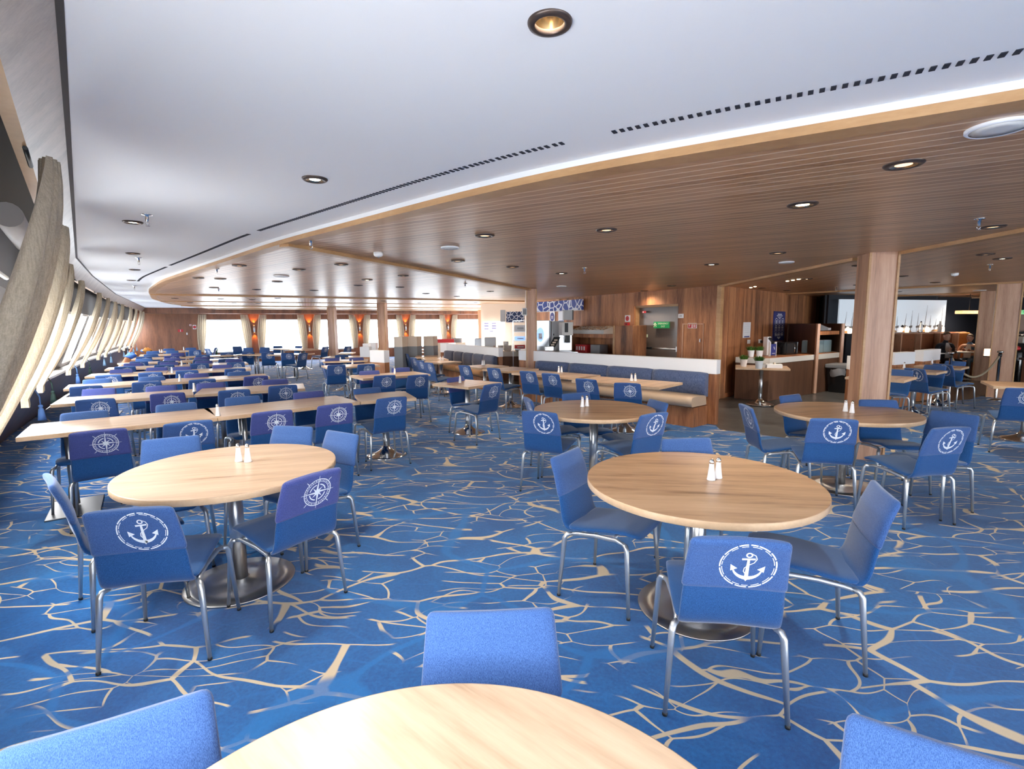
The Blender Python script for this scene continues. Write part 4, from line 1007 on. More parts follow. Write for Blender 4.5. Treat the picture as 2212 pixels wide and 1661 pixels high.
for lab, p, z in (('chrome sprinkler head at the corner of the slanting beam', (-1.757, 4.516), ZT), ('chrome sprinkler head in the white ceiling beside the third lamp', (-2.629, 3.739), ZW), ('chrome sprinkler head above the exit wall', (0.996, 6.907), ZT),
                  ('chrome sprinkler head near the right edge of the ceiling', (3.509, 3.862), ZT), ('chrome sprinkler head under the ceiling at the second bay middle', (-0.839, 9.302), ZT), ('chrome sprinkler head far left in the second bay', (-3.831, 6.649), ZT),
                  ('chrome sprinkler head by the first cross beam', (-5.829, 10.128), ZT), ('chrome sprinkler head right of the smoke detector at the right', (6.507, 6.934), ZT), ('chrome sprinkler head above the mural', (7.104, 11.112), ZT),
                  ('chrome sprinkler head between the fourth and fifth white ceiling lamps', (-4.331, 5.957), ZW), ('chrome sprinkler head farthest in the white ceiling', (-7.298, 9.855), ZW)):
    o = empty('sprinkler', (*p, z)); tag(o, lab, 'sprinkler', 'ceiling sprinklers'); m = MB().mat('chrome'); m.lathe([(.036, 0), (.034, -.006), (.012, -.010), (.011, -.05), (.007, -.055)], n=18); m.build('cup', o)
    m = MB().mat('chrome'); m.tube([(-.008, 0, -.05), (-.014, 0, -.065), (0, 0, -.08), (.014, 0, -.065), (.008, 0, -.05)], .0025, 6); m.lathe([(.014, -.08), (.014, -.082)], n=14); m.build('frame', o)
for lab, p in (('tiny white spot in the ceiling above the pantry wall, left one', (5.202, 11.029)), ('tiny white spot in the ceiling above the pantry wall, right one', (5.162, 10.759)), ('tiny white spot, left of three in a row', (5.104, 9.4)), ('tiny white spot, middle of three in a row', (5.099, 9.207)), ('tiny white spot, right of three in a row', (5.094, 9.022))):
    o = MB().mat('lamp_on').lathe([(.028, 0), (.026, -.006)], n=16).build('spot_lamp', None, (*p, ZT)); tag(o, lab, 'spot lamp', 'tiny ceiling spots')
# ================================================================ SIGNS AND NOTICES
def board(tl, br, face, mat, label, cat='sign', group=None, name='sign', d=.014, z_first=True):
    """flat board from its upper left to its lower right corner (x,y,z), front toward the world angle face"""
    a, b = Vector(tl), Vector(br); c = (a + b) / 2; f = dirv(face); w = (Vector((a.x, a.y, 0)) - Vector((b.x, b.y, 0))).length; h = abs(a.z - b.z)
    o = empty(name, c + f * (d / 2 + .002), R(face + 90)); tag(o, label, cat, group); MB().mat(mat).box((0, 0, 0), (w, d, h), bev=.0015).build('board', o); return o, w, h
def flat(o, mat, x, z, w, h, name='print', d=.003, y=-.008): return MB().mat(mat).box((x, y, z), (w, d, h)).build(name, o)
def disc(o, mat, x, z, r, sz=1.0, y=-.0095, name='print', n=20):
    m = MB().mat(mat); m.face([(x + r * math.cos(2 * math.pi * i / n), y, z + r * sz * math.sin(2 * math.pi * i / n)) for i in range(n)]); return m.build(name, o)
F1, F2 = 211.1, 315
# exit door signs (door leaf plane is set back from the wall)
o, w, h = board((3.389, 11.98, 1.628), (3.638, 11.567, 1.476), F1, 'green_sign', 'green EMERGENCY EXIT sign with a running figure on the door')
newmat('sign_text', (.75, .85, .6), .6)
lettering('EMERGENCY', h * .36, 'sign_text', o, w * .11, h * .20, -.0085); lettering('EXIT', h * .40, 'sign_text', o, w * .11, -h * .24, -.0085)
m = MB().mat('sign_text'); hx = -w * .40; m.lathe([(.018, -.001), (.018, .001)], (0, 0, 0), 12)
bmesh.ops.rotate(m.bm, verts=m.bm.verts, cent=(0, 0, 0), matrix=Matrix.Rotation(R(90), 3, 'X')); bmesh.ops.translate(m.bm, verts=m.bm.verts, vec=(hx, -.009, h * .26))
for p, q in (((0, .2), (-.01, -.02)), ((-.01, -.02), (.04, -.14)), ((.04, -.14), (.03, -.3)), ((-.01, -.02), (-.04, -.3)), ((0, .16), (.05, .05)), ((0, .16), (-.05, .06))):
    a, b = Vector((hx + p[0], p[1] * h * 1.1)), Vector((hx + q[0], q[1] * h * 1.1)); d_ = (b - a).normalized(); n_ = Vector((-d_.y, d_.x)) * .009
    m.face([(a.x + n_.x, -.009, a.y + n_.y), (b.x + n_.x, -.009, b.y + n_.y), (b.x - n_.x, -.009, b.y - n_.y), (a.x - n_.x, -.009, a.y - n_.y)])
m.build('running_figure', o)
o, w, h = board((3.194, 12.303, 1.328), (3.293, 12.139, 1.258), F1, 'sign_text', 'small pale green PUSH label on the exit door'); lettering('PUSH', h * .6, 'green_sign', o, 0, 0, -.009)
o, w, h = board((3.193, 12.305, 1.889), (3.256, 12.2, 1.842), F1, 'red', 'tiny red label at the top left of the exit door'); flat(o, 'paper', -w * .2, 0, w * .3, h * .5)
o, w, h = board((3.044, 12.35, 0.931), (3.094, 12.267, 0.81), F1, 'green_sign', 'small green label low beside the exit door frame'); flat(o, 'paper', 0, 0, w * .4, h * .5)
o, w, h = board((3.719, 11.231, 1.795), (3.793, 11.108, 1.701), F1, 'paper', 'small white plate upper right of the exit door', 'wall plate'); flat(o, 'light_grey', 0, 0, w * .5, h * .4)
o, w, h = board((3.86, 10.997, 1.588), (3.978, 10.8, 1.478), F1, 'paper', 'red and white double fire sign on the timber wall hatch')
flat(o, 'red', -w * .26, 0, w * .40, h * .82); flat(o, 'red', w * .26, 0, w * .40, h * .82); lettering('F', h * .6, 'paper', o, -w * .27, 0, -.0105); flat(o, 'paper', w * .2, 0, w * .06, h * .6, y=-.0095); flat(o, 'paper', w * .33, 0, w * .06, h * .6, y=-.0095)
o, w, h = board((2.858, 12.658, 1.798), (2.948, 12.509, 1.635), F1, 'paper', 'white sign with a red disc left of the exit door'); disc(o, 'red', 0, 0, h * .38); disc(o, 'slot_dark', 0, 0, h * .07, y=-.0105)
o, w, h = board((2.869, 12.64, 1.614), (2.937, 12.527, 1.538), F1, 'red', 'small red alarm call point under the red disc sign', 'call point', d=.05); disc(o, 'slot_dark', 0, 0, h * .25, y=-.028)
o = empty('wall_hatch', Vector((*w1(.62, .012), 1.0)), A1); tag(o, 'framed timber hatch in the wall under the red fire sign', 'hatch')
m = MB().mat('column_wood')
for x, z, ww, hh in ((-.27, 0, .02, 1.16), (.27, 0, .02, 1.16), (0, .57, .56, .02), (0, -.57, .56, .02)): m.box((x, 0, z), (ww, .02, hh))
m.build('frame', o); MB().mat('satin_metal').box((-.20, .01, .22), (.02, .02, .07)).build('latch', o)
o, w, h = board((4.309, 10.409, 1.225), (4.499, 10.599, 1.125), F2, 'paper', 'white light switch on the timber wall corner', 'light switch'); flat(o, 'off_white', 0, 0, w * .5, h * .5)
o, w, h = board((5.182, 11.282, 1.599), (5.489, 11.589, 1.248), F2, 'paper', 'white paper notice with a blue strip on the pantry wall', 'notice'); flat(o, 'navy_print', 0, -h * .43, w * .7, h * .07)
for k in range(5): flat(o, 'light_grey', 0, h * (.38 - .13 * k), w * .7, h * .012)
o, w, h = board((5.393, 11.493, 1.198), (5.502, 11.602, 1.109), F2, 'paper', 'small white switch under the paper notice', 'light switch'); flat(o, 'off_white', 0, 0, w * .4, h * .6)
o, w, h = board((5.892, 11.992, 1.19), (6.011, 12.111, 1.097), F2, 'paper', 'white wall socket with a black plug above the counter', 'wall socket'); MB().mat('black').box((w * .2, -.03, -.01), (.06, .05, .06), bev=.01).build('plug', o)
o, w, h = board((6.577, 12.677, 1.871), (7.198, 13.298, 1.117), F2, 'navy_print', 'tall blue poster with white icons above the microwave', 'poster')
for zz, ww in ((.40, .36), (.345, .5)): flat(o, 'paper', 0, h * zz, w * ww, h * .028)
flat(o, 'paper', 0, h * .29, w * .3, h * .02)
for r in range(2):
    for c in range(3):
        x_, z_ = (c - 1) * w * .28, h * (.14 - .25 * r); m = MB().mat('paper'); rr = w * .115
        for i in range(20):
            a, b = i * math.pi / 10, (i + 1) * math.pi / 10
            m.face([(x_ + q * math.cos(t), -.0095, z_ + q * 1.0 * math.sin(t)) for q, t in ((rr, a), (rr * .86, a), (rr * .86, b), (rr, b))])
        m.box((x_, -.009, z_), (rr * .5, .001, rr * .9)); m.box((x_, -.009, z_ - rr * 1.35), (rr * 1.3, .001, rr * .25)); m.build('icon', o)
lettering('THANK YOU', w * .13, 'paper', o, 0, -h * .30, -.0095)
m = MB().mat('paper'); m.face([(0, -.0095, -h * .45), (w * .16, -.0095, -h * .385), (w * .09, -.0095, -h * .355), (0, -.0095, -h * .375), (-w * .09, -.0095, -h * .355), (-w * .16, -.0095, -h * .385)]); m.build('heart', o)
o, w, h = board((1.223, 15.927, 1.989), (1.357, 15.622, 1.646), 203.8, 'paper', 'white poster with a blue oval below the mosaic fascia', 'poster'); disc(o, 'navy_print', 0, 0, w * .42, h / w * .95)
for k in range(3): flat(o, 'paper', 0, h * (.06 - .09 * k), w * .4, h * .035, y=-.0105)
o, w, h = board((1.445, 15.423, 1.981), (1.578, 15.123, 1.663), 203.8, 'paper', 'white notice with a blue foot right of the oval poster', 'notice'); flat(o, 'jacket_blue', 0, -h * .42, w * .8, h * .08)
for k in range(6): flat(o, 'light_grey', 0, h * (.4 - .12 * k), w * .7, h * .012)
# signs on the far side wall
FF = math.degrees(FA) - 90
for a, b, mt, lab in (((-14.319, 21.613, 1.511), (-14.15, 21.705, 1.4), 'red', 'small red and white fire sign on the far timber wall'), ((-13.834, 21.875, 1.695), (-13.717, 21.938, 1.513), 'paper', 'white sign with a red disc on the far timber wall'),
                      ((-13.936, 21.82, 1.725), (-13.874, 21.854, 1.655), 'paper', 'tiny white plate beside the far red disc sign'), ((-14.056, 21.755, 1.369), (-14.017, 21.776, 1.278), 'paper', 'tiny white switch on the far timber wall')):
    o, w, h = board(a, b, FF, mt, lab)
    if 'red and white' in lab: flat(o, 'paper', 0, 0, w * .1, h * .8)
    elif 'disc' in lab: disc(o, 'red', 0, 0, h * .33)
    else: flat(o, 'off_white', 0, 0, w * .5, h * .5)
# ================================================================ SERVERY
def wp(t, off, z=0): return (*w1(t, off), z)
# timber shelf unit against the service wall
o = empty('shelf_unit', wp(3.2, .05), A1); tag(o, 'timber shelf unit left of the exit door, trays on its shelf', 'shelf unit')
m = MB().mat('walnut_panel'); m.box((.02, .02, .78), (2.6, .03, 1.5)); m.build('back_panel', o)
for x, ww in ((-.98, .62), (1.27, .09)): m = MB().mat('walnut_panel'); m.box((x, .24, .775), (ww, .46, 1.54), bev=.01); m.mat('oak_trim'); m.box((x + (ww / 2 if x < 0 else 0), .475, .775), (.06, .02, 1.54), bev=.006); m.build('side_block', o)
m = MB().mat('walnut_panel'); m.box((.28, .24, 1.285), (1.86, .44, .09)); m.build('shelf', o); m = MB().mat('walnut_panel'); m.box((.28, .24, .80), (1.86, .44, .05)); m.build('worktop', o)
for k, (x, l) in enumerate(((.05, .64), (.70, .62))):
    o = empty('tray', wp(3.2 + x, .34, 1.334), A1); tag(o, ['sloping tray of speckled tiles on the timber shelf, right one', 'sloping tray of speckled tiles on the timber shelf, left one'][k], 'tray')
    m = MB().mat('off_white'); m.loft([[(-l / 2, -.20, 0), (l / 2, -.20, 0), (l / 2, .16, 0), (-l / 2, .16, 0)], [(-l / 2 - .03, -.22, .20), (l / 2 + .03, -.22, .20), (l / 2 + .03, .19, .10), (-l / 2 - .03, .19, .10)]], smooth=False); m.build('box', o)
    m = MB().mat('nuts'); rn = random.Random(k)
    for i in range(90): u, v = rn.uniform(-l / 2, l / 2), rn.uniform(-.19, .16); m.box((u, v, .205 - (v + .22) * .244), (.035, .03, .012), rn.uniform(0, 3)); m.mat(rn.choice(['nuts', 'cork', 'cream']))
    tag(m.build('filling', o), kind='stuff')
o = empty('crate', wp(3.85, .34, .828), A1); tag(o, 'red and white crate on the worktop behind the white panel', 'crate'); m = MB().mat('red'); m.box((0, 0, .11), (.46, .3, .22), bev=.01); m.build('body', o)
for k in range(4): MB().mat('paper').box((-.15 + .1 * k, .152, .12), (.05, .006, .10)).build('label', o)
o = MB().mat('grey').box((0, 0, .115), (.36, .28, .23), bev=.01).build('grey_tub', None, wp(3.28, .34, .828), A1); tag(o, 'grey tub on the worktop, right of the red crate', 'tub')
# stainless machines left of the shelf
def machine(c, rz, w, d, h, z, name, label, cat, mat='satin_metal'):
    o = empty(name, (c[0], c[1], z), rz); tag(o, label, cat); MB().mat(mat).box((0, 0, h / 2), (w, d, h), bev=.008).build('casing', o); return o
SA = R(118)
o = empty('servery_counter', (1.15, 13.6, 0), R(100)); tag(o, 'dark counter with a steel top behind the long bench panel', 'counter'); MB().mat('dark_brown_panel').box((0, 0, .43), (2.2, .6, .85)).build('body', o); MB().mat('satin_metal').box((0, 0, .875), (2.24, .64, .04)).build('worktop', o)
o = machine((.80, 13.75), R(8), .44, .45, .80, .895, 'drinks_dispenser', 'tall steel dispenser with a blue oval picture beside the bench column', 'dispenser')
disc(o, 'glowing_blue', -.06, .42, .10, 1.9, y=-.232, name='picture'); flat(o, 'paper', -.06, .38, .1, .16, y=-.235); flat(o, 'slot_dark', .195, .4, .02, .78, y=-.228, name='gap')
o = machine((1.22, 13.72), R(8), .34, .4, .78, .895, 'steel_cabinet', 'grey steel cabinet between the two dispensers', 'cabinet', 'light_grey'); MB().mat('black').box((-.12, -.205, .42), (.02, .02, .05)).build('handle', o)
o = machine((1.43, 13.25), R(8), .30, .35, .34, 1.30, 'coffee_machine', 'pale grey coffee machine with a dark display on a steel backing', 'coffee machine', 'off_white'); MB().mat('black').box((-.03, -.18, .20), (.09, .012, .24)).build('display', o); m = MB().mat('satin_metal'); m.box((.02, .14, -.19), (.34, .06, .42)); m.build('stand', o)
MB().mat('black').box((.06, .02, -.10), (.10, .10, .20)).build('spout', o)
o = machine((1.50, 13.5), R(8), .22, .2, .26, 1.70, 'paper_dispenser', 'grey dispenser box on top of the coffee machine', 'dispenser', 'light_grey'); MB().mat('black').box((.12, 0, .13), (.03, .2, .26)).build('side', o)
o = empty('menu_card', (1.12, 13.2, .895), R(10)); tag(o, 'tilted picture menu card on the steel worktop', 'menu card'); m = MB().mat('black'); m.loft([[(-.16, -.02, .10), (.02, -.02, .10), (.20, .10, .36), (.02, .10, .36)], [(-.16, -.01, .10), (.02, -.01, .10), (.20, .11, .36), (.02, .11, .36)]], smooth=False); m.build('card', o)
m = MB().mat('cream')
for a, b in ((.0, .0), (.05, .06), (.10, .12)): m.box((-.05 + a, -.022 + a * .45, .16 + b), (.09, .004, .04))
m.build('pictures', o); MB().mat('chrome').box((-.15, .02, .06), (.24, .16, .12), bev=.01).build('holder', o)
# mosaic fascias
def fascia(a, b, z0, z1, mat, label):
    o = empty('fascia_panel', (a[0], a[1], 0)); tag(o, label, 'fascia'); b = (b[0] - a[0], b[1] - a[1]); m = MB().mat(mat); bar(m, (0, 0), b, z0, z1, .06); m.build('panel', o)
    m = MB().mat('paper'); bar(m, (0, 0), b, z0 - .015, z0, .07); m.build('edge', o)
fascia((.80, 15.6), (1.50, 14.75), 1.98, 2.27, 'mosaic_blue', 'blue and white mosaic fascia hung from the ceiling, left half'); fascia((1.50, 14.72), (1.96, 13.9), 1.98, 2.27, 'mosaic_blue', 'blue and white mosaic fascia at the end of the timber wall, right half')
fascia((-.16, 15.6), (.40, 15.6), 1.67, 1.99, 'mosaic_dark', 'dark blue mosaic fascia left of the bench column'); o = MB().mat('light_grey').box((0, 0, 1.86), (.16, .3, .36)).build('duct_panel', None, (-.26, 15.7, 0)); tag(o, 'plain grey panel left of the dark mosaic fascia', 'panel')
# pale wall, menu board, shelf rack and bowls
m = MB().mat('cream'); bar(m, (-1.1, 18.3), (.9, 18.3), 0, ZT, .1); struct(m.build('wall_kitchen'))
o = empty('menu_board', (-.62, 17.9, 1.50)); tag(o, 'bright white menu board with lavender blocks of text', 'menu board'); MB().mat('menu_screen').box((0, 0, 0), (.78, .04, .42), bev=.004).build('screen', o)
newmat('lavender', (.35, .32, .55), .6)
for x, z in ((-.27, .14), (-.27, .05), (-.27, -.05), (.0, .14), (.0, .05), (.0, -.03)): MB().mat('lavender').box((x, -.022, z), (.16, .003, .045)).build('text_block', o)
MB().mat('lavender').box((-.1, -.022, -.14), (.14, .003, .04)).build('text_block', o)
o = empty('buffet_counter', (-.18, 14.6, 0)); tag(o, 'pale topped buffet counter behind the gap in the white panels', 'counter'); MB().mat('dark_brown_panel').box((0, 0, .36), (1.5, .6, .71)).build('body', o); MB().mat('off_white').box((0, 0, .76), (1.56, .66, .14)).build('worktop', o)
for k, (x, y, r) in enumerate(((-.32, 14.5, .085), (-.08, 14.45, .085), (.17, 14.4, .095), (-.17, 14.7, .08))):
    o = empty('bowl_stack', (x, y, .831 if k < 3 else .831)); tag(o, ['stack of white bowls on the buffet, left one', 'stack of white bowls on the buffet, middle one', 'stack of white bowls on the buffet, right one', 'tall stack of white bowls behind the others'][k], 'bowls', 'bowl stacks on the buffet')
    n = 4 if k < 3 else 7
    for j in range(n): m = MB().mat('off_white'); m.lathe([(r * .5, j * .035), (r * .85, j * .035 + .03), (r, j * .035 + .06), (r * .96, j * .035 + .06), (r * .8, j * .035 + .034)], n=24); m.build('bowl', o)
o = MB().mat('light_grey').box((0, 0, .2), (.32, .25, .40), bev=.02).build('bread_bin', None, (-.62, 14.6, .831)); tag(o, 'beige grey box at the left of the buffet', 'box')
o = MB().mat('skin').lathe([(.035, 0), (.035, .09), (.02, .13), (.008, .17)], n=16).build('sauce_bottle', None, (-.50, 14.35, .831)); tag(o, 'pink squeeze bottle on the buffet edge', 'bottle')
o = empty('steel_rack', (.26, 14.15, .0055)); tag(o, 'steel rack with posts and shelves just left of the bench column', 'rack'); m = MB().mat('chrome')
for x in (-.22, .16): m.box((x, 0, .85), (.02, .02, 1.7)); m.box((x, .3, .85), (.02, .02, 1.7))
m.box((-.03, 0, 1.69), (.40, .02, .02)); m.build('posts', o)
for z in (.9, 1.13, 1.38): MB().mat('satin_metal').box((-.03, .15, z), (.38, .3, .015)).build('shelf', o)
for z, h, mt, lab in ((.908, .10, 'red', 'red carton on the lowest shelf of the steel rack'), (1.138, .11, 'glowing_blue', 'blue carton on the middle shelf of the steel rack'), (1.388, .18, 'paper', 'pale notice box on the top shelf of the steel rack')):
    o = empty('carton', (.23, 14.27, z + .006)); tag(o, lab, 'carton'); MB().mat(mt).box((0, 0, h / 2), (.30, .2, h)).build('box', o); MB().mat('light_grey').box((.02, -.102, h * .5), (.18, .004, h * .3)).build('print', o)
# serving trolley and grey chair far left of the servery
o = empty('serving_shelf', (-2.6, 19.8, .0055)); tag(o, 'far serving shelf with red trays below the sixth side window', 'shelf'); MB().mat('cream').box((0, 0, .45), (1.6, .5, .9)).build('body', o); MB().mat('red').box((.0, -.1, .98), (.7, .25, .14)).build('trays', o); MB().mat('chrome').box((.45, -.1, 1.0), (.4, .2, .18)).build('cutlery_rack', o)
o = MB().mat('grey').box((0, 0, .55), (.42, .4, 1.1), bev=.04).build('grey_armchair', None, (-1.15, 18.6, .0055)); tag(o, 'grey high backed seat beside the distant column', 'chair')
# ================================================================ COUNTER AT THE PANTRY WALL
C0 = [(4.70, 10.50), (5.18, 10.03), (6.74, 11.10), (7.72, 11.78)]
o = empty('pantry_counter', (5.2, 10.6, 0)); tag(o, 'brown counter with a thick white front edge along the pantry wall', 'counter')
foot = [(x - 5.2, y - 10.6) for x, y in C0 + [(8.6, 14.45), (4.95, 10.88)]]
MB().mat('dark_brown_panel').prism([(x * .985, y * .985) for x, y in foot], .0, .755).build('body', o)
m = MB().mat('off_white'); m.prism(foot, .76, .872); m.build('front_edge', o)
m = MB().mat('walnut_panel'); m.prism([(x * .97, y * .97) for x, y in foot], .8725, .876); m.build('worktop', o)
o = empty('tall_cabinet', (6.74, 11.10, 0)); tag(o, 'tall dark brown cabinet with open shelves on the pantry counter', 'cabinet')
def loc6(p): return (p[0] - 6.74, p[1] - 11.10)
m = MB().mat('dark_brown_panel'); bar(m, (0, -.03), loc6((7.34, 13.25)), .878, 1.55, .05); m.build('side_panel', o)
m = MB().mat('dark_brown_panel'); bar(m, loc6((7.72, 11.75)), loc6((8.6, 14.2)), .878, 1.55, .05); m.build('side_panel', o)
m = MB().mat('column_wood'); m.box((0, -.04, .78), (.06, .06, 1.54)); m.build('front_post', o); m = MB().mat('column_wood'); m.box((*loc6((7.74, 11.76)), .78), (.06, .06, 1.54)); m.build('front_post', o)
m = MB().mat('walnut_panel'); m.prism([loc6(p) for p in ((6.78, 11.16), (7.68, 11.78), (8.4, 13.9), (7.38, 13.2))], 1.30, 1.38); m.build('shelf', o)
m = MB().mat('dark_brown_panel'); bar(m, loc6((7.3, 13.3)), loc6((8.5, 14.3)), .878, 1.55, .04); m.build('back_panel', o)
o = empty('folded_screen', (7.25, 11.85, 1.395), R(35)); tag(o, 'grey folded item lying on the cabinet shelf', 'box'); m = MB().mat('grey'); m.loft([[(-.3, -.12, 0), (.3, -.12, 0), (.3, .12, 0), (-.3, .12, 0)], [(-.3, -.12, .15), (.3, -.12, .04), (.3, .12, .04), (-.3, .12, .15)]], smooth=False); m.build('lid', o); MB().mat('light_grey').box((.22, -.125, .03), (.14, .01, .05)).build('label', o)
for k, (x, y) in enumerate(((7.05, 11.75), (7.42, 12.02))):
    o = empty('crate', (x, y, .877), R(35)); tag(o, ['pale blue grey wrapped crate on the counter inside the cabinet, left one', 'pale blue grey wrapped crate on the counter inside the cabinet, right one'][k], 'crate'); newmat('blue_grey', (.25, .36, .4), .5); MB().mat('blue_grey').box((0, 0, .14), (.40, .3, .28), bev=.01).build('body', o); MB().mat('light_grey').box((0, 0, .285), (.38, .28, .01)).build('lid', o)
def grass_pot(loc, s, label, seed, cat='potted plant'):
    o = empty('potted_grass', loc); tag(o, label, cat, 'little pots of green grass'); m = MB().mat('white_panel'); m.lathe([(.050 * s, 0), (.068 * s, .135 * s), (.072 * s, .14 * s), (.066 * s, .14 * s), (.060 * s, .12 * s)], n=28, cap=False); m.face([(.05 * s * math.cos(i * .4488), .05 * s * math.sin(i * .4488), .001) for i in range(14)]); m.build('pot', o)
    m = MB().mat('soil'); m.lathe([(.062 * s, .118 * s), (.062 * s, .122 * s)], n=20); m.build('soil', o)
    rn = random.Random(seed); m = MB().mat('leaf')
    for i in range(260):
        a, r = rn.uniform(0, 6.28), .058 * s * math.sqrt(rn.random()); l = rn.uniform(.07, .12) * s; tilt = r / (.058 * s) * .75 * rn.uniform(.4, 1.2); b = a + rn.uniform(-.5, .5)
        m.mat('leaf' if rn.random() < .65 else 'leaf_dark'); x, y, z = r * math.cos(a), r * math.sin(a), .12 * s; dx, dy = math.cos(b) * l * math.sin(tilt), math.sin(b) * l * math.sin(tilt); w_ = .0045 * s
        px_, py_ = -math.sin(b) * w_, math.cos(b) * w_
        m.face([(x - px_, y - py_, z), (x + px_, y + py_, z), (x + dx * .6 + px_ * .8, y + dy * .6 + py_ * .8, z + l * .65), (x + dx, y + dy, z + l * math.cos(tilt)), (x + dx * .6 - px_ * .8, y + dy * .6 - py_ * .8, z + l * .65)])
    m.build('grass', o); return o
grass_pot((4.98, 10.42, .877), 1.0, 'white pot of green grass on the counter, left of the rear pair', 1); grass_pot((5.13, 10.36, .877), 1.0, 'white pot of green grass on the counter, right of the rear pair', 2)
# bar-side table with two pots and a white tray, standing before the counter
PT = (4.822, 9.63)
square_table(PT, -24, .92, .72, 'square oak table with two potted plants in front of the brown counter', 'oak tables along the bench')
grass_pot((*(4.518, 9.731), TZ), 1.0, 'white pot of green grass at the left corner of the small table', 3); grass_pot((*(4.559, 9.206), TZ), 1.05, 'white pot of green grass at the front of the small table', 4)
o = empty('white_box', (*(4.926, 9.37), TZ), R(-20)); tag(o, 'white box with a small wooden knob on the plant table', 'box'); MB().mat('white_panel').box((0, 0, .035), (.26, .18, .07), bev=.004).build('box', o); MB().mat('light_grey').box((-.18, .03, .03), (.09, .12, .06)).build('side_box', o); MB().mat('cream').lathe([(.02, .07), (.02, .10)], n=12).build('knob', o)
# microwave, menu holder and tablet on the counter
o = empty('microwave', (6.12, 11.25, .877), R(33)); tag(o, 'black microwave oven on the pantry counter', 'microwave'); MB().mat('black_gloss').box((0, 0, .14), (.48, .34, .28), bev=.008).build('casing', o); dr = MB().mat('black').box((-.06, -.175, .14), (.32, .012, .22), bev=.004).build('door', o); m = MB().mat('chrome'); m.tube([(.07, -.19, .05), (.07, -.195, .14), (.07, -.19, .23)], .008, 8); m.build('handle', dr); MB().mat('chrome').box((.235, -.17, .14), (.012, .02, .26)).build('edge', o)
o = empty('card_holder', (5.55, 10.62, .877), R(30)); tag(o, 'clear holder with a blue card showing white hands', 'card holder'); m = MB().mat('white_panel'); m.box((-.10, .02, .15), (.02, .04, .30)); m.box((.10, .02, .15), (.02, .04, .30)); m.build('stand', o); m = MB().mat('navy_print'); m.box((0, 0, .14), (.17, .01, .24)); m.build('card', o)
m = MB().mat('paper')
for a in (-.7, -.1, .5): m.face([(.012 * math.cos(a), -.0065, .15 + .012 * math.sin(a)), (.07 * math.cos(a + .6) - .02, -.0065, .15 + .06 * math.sin(a + .6)), (.055 * math.cos(a + .9) - .02, -.0065, .15 + .05 * math.sin(a + .9))])
m.box((0, -.006, .06), (.10, .002, .012)); m.build('print', o)
o = empty('coffee_display', (5.78, 10.95, .877), R(25)); tag(o, 'tilted dark display stand behind the card holder', 'display stand'); m = MB().mat('black'); m.loft([[(-.18, 0, .36), (-.15, .02, .39), (.12, .10, .19), (.09, .08, .16)], [(-.18, .12, .36), (-.15, .14, .39), (.12, .22, .19), (.09, .2, .16)]], smooth=False); m.box((0, .1, .12), (.05, .05, .24)); m.build('panel', o); MB().mat('white_panel').box((-.14, .12, .2), (.12, .1, .4)).build('box', o)
# bins
o = empty('waste_bin', (*(5.174, 10.344), -.003)); tag(o, 'small black bin with a black bag behind the plant table', 'bin'); o.location.y += .55; o.location.x += .24; m = MB().mat('black'); m.lathe([(.12, 0), (.155, .30), (.15, .30)], n=28); m.build('bin', o); m = MB().mat('black_gloss'); rn = random.Random(5)
m.loft([[(r * (1 + .08 * math.sin(9 * a_ + j)) * math.cos(a_), r * (1 + .08 * math.sin(9 * a_ + j)) * math.sin(a_), z + .02 * math.sin(5 * a_ + j)) for a_ in [i * math.pi / 14 for i in range(28)]] for j, (r, z) in enumerate(((.165, .19), (.185, .24), (.172, .30), (.158, .335), (.14, .31)))], cap=False); m.build('bag', o)
o = empty('waste_bin', (*(7.52, 11.36), -.003), R(40)); tag(o, 'large dark bin with a grey lid and clear bag by the cabinet', 'bin'); m = MB().mat('black_gloss'); m.loft([[(-.2, -.18, 0), (.2, -.18, 0), (.2, .18, 0), (-.2, .18, 0)], [(-.26, -.22, .55), (.26, -.22, .55), (.26, .22, .55), (-.26, .22, .55)]], smooth=False); m.build('bin', o)
MB().mat('grey').box((0, 0, .60), (.62, .5, .09), bev=.02).build('lid', o); m = MB().mat('bin_bag'); m.loft([[(r * math.cos(a_) * 1.1, r * .95 * math.sin(a_), z + .03 * math.sin(4 * a_)) for a_ in [i * math.pi / 12 + .13 for i in range(24)]] for r, z in ((.27, .38), (.285, .47), (.28, .555))], cap=False); m.build('bag', o)
# ================================================================ LOUNGE ON THE RIGHT
MU0, MU1 = (8.939, 13.964, 2.188), (12.892, 15.248, 1.997)
o = empty('mural', (9.05, 14.0, 0), R(18)); tag(o, 'long pale blue mural of ship masts above the booths', 'mural')
MB().mat('mural_glow').box((2.15, -.02, 1.74), (4.3, .04, .94)).build('picture_panel', o)
m = MB().mat('grey'); rn = random.Random(11)
for k in range(16):
    x = .22 + k * .262 + rn.uniform(-.06, .06); hh = rn.uniform(.35, .78); lean = rn.uniform(-.01, .07)
    m.face([(x - .012, -.0425, 1.28), (x + .012, -.0425, 1.28), (x + lean + .004, -.0425, 1.28 + hh), (x + lean - .004, -.0425, 1.28 + hh)])
    m.face([(x - .05, -.0425, 1.28), (x - .04, -.0425, 1.28), (x + lean, -.0425, 1.28 + hh * .9), (x + lean - .005, -.0425, 1.28 + hh * .9)])
    m.face([(x - .07, -.0425, 1.45), (x + .07, -.0425, 1.47), (x + .06, -.0425, 1.40), (x - .06, -.0425, 1.39)])
m.build('masts', o)
m = MB().mat('nuts')
for k in range(7): m.face([(.1 + k * .6, -.043, 1.275), (.5 + k * .6, -.043, 1.275), (.42 + k * .6, -.043, 1.34), (.18 + k * .6, -.043, 1.33)])
m.build('shore', o)
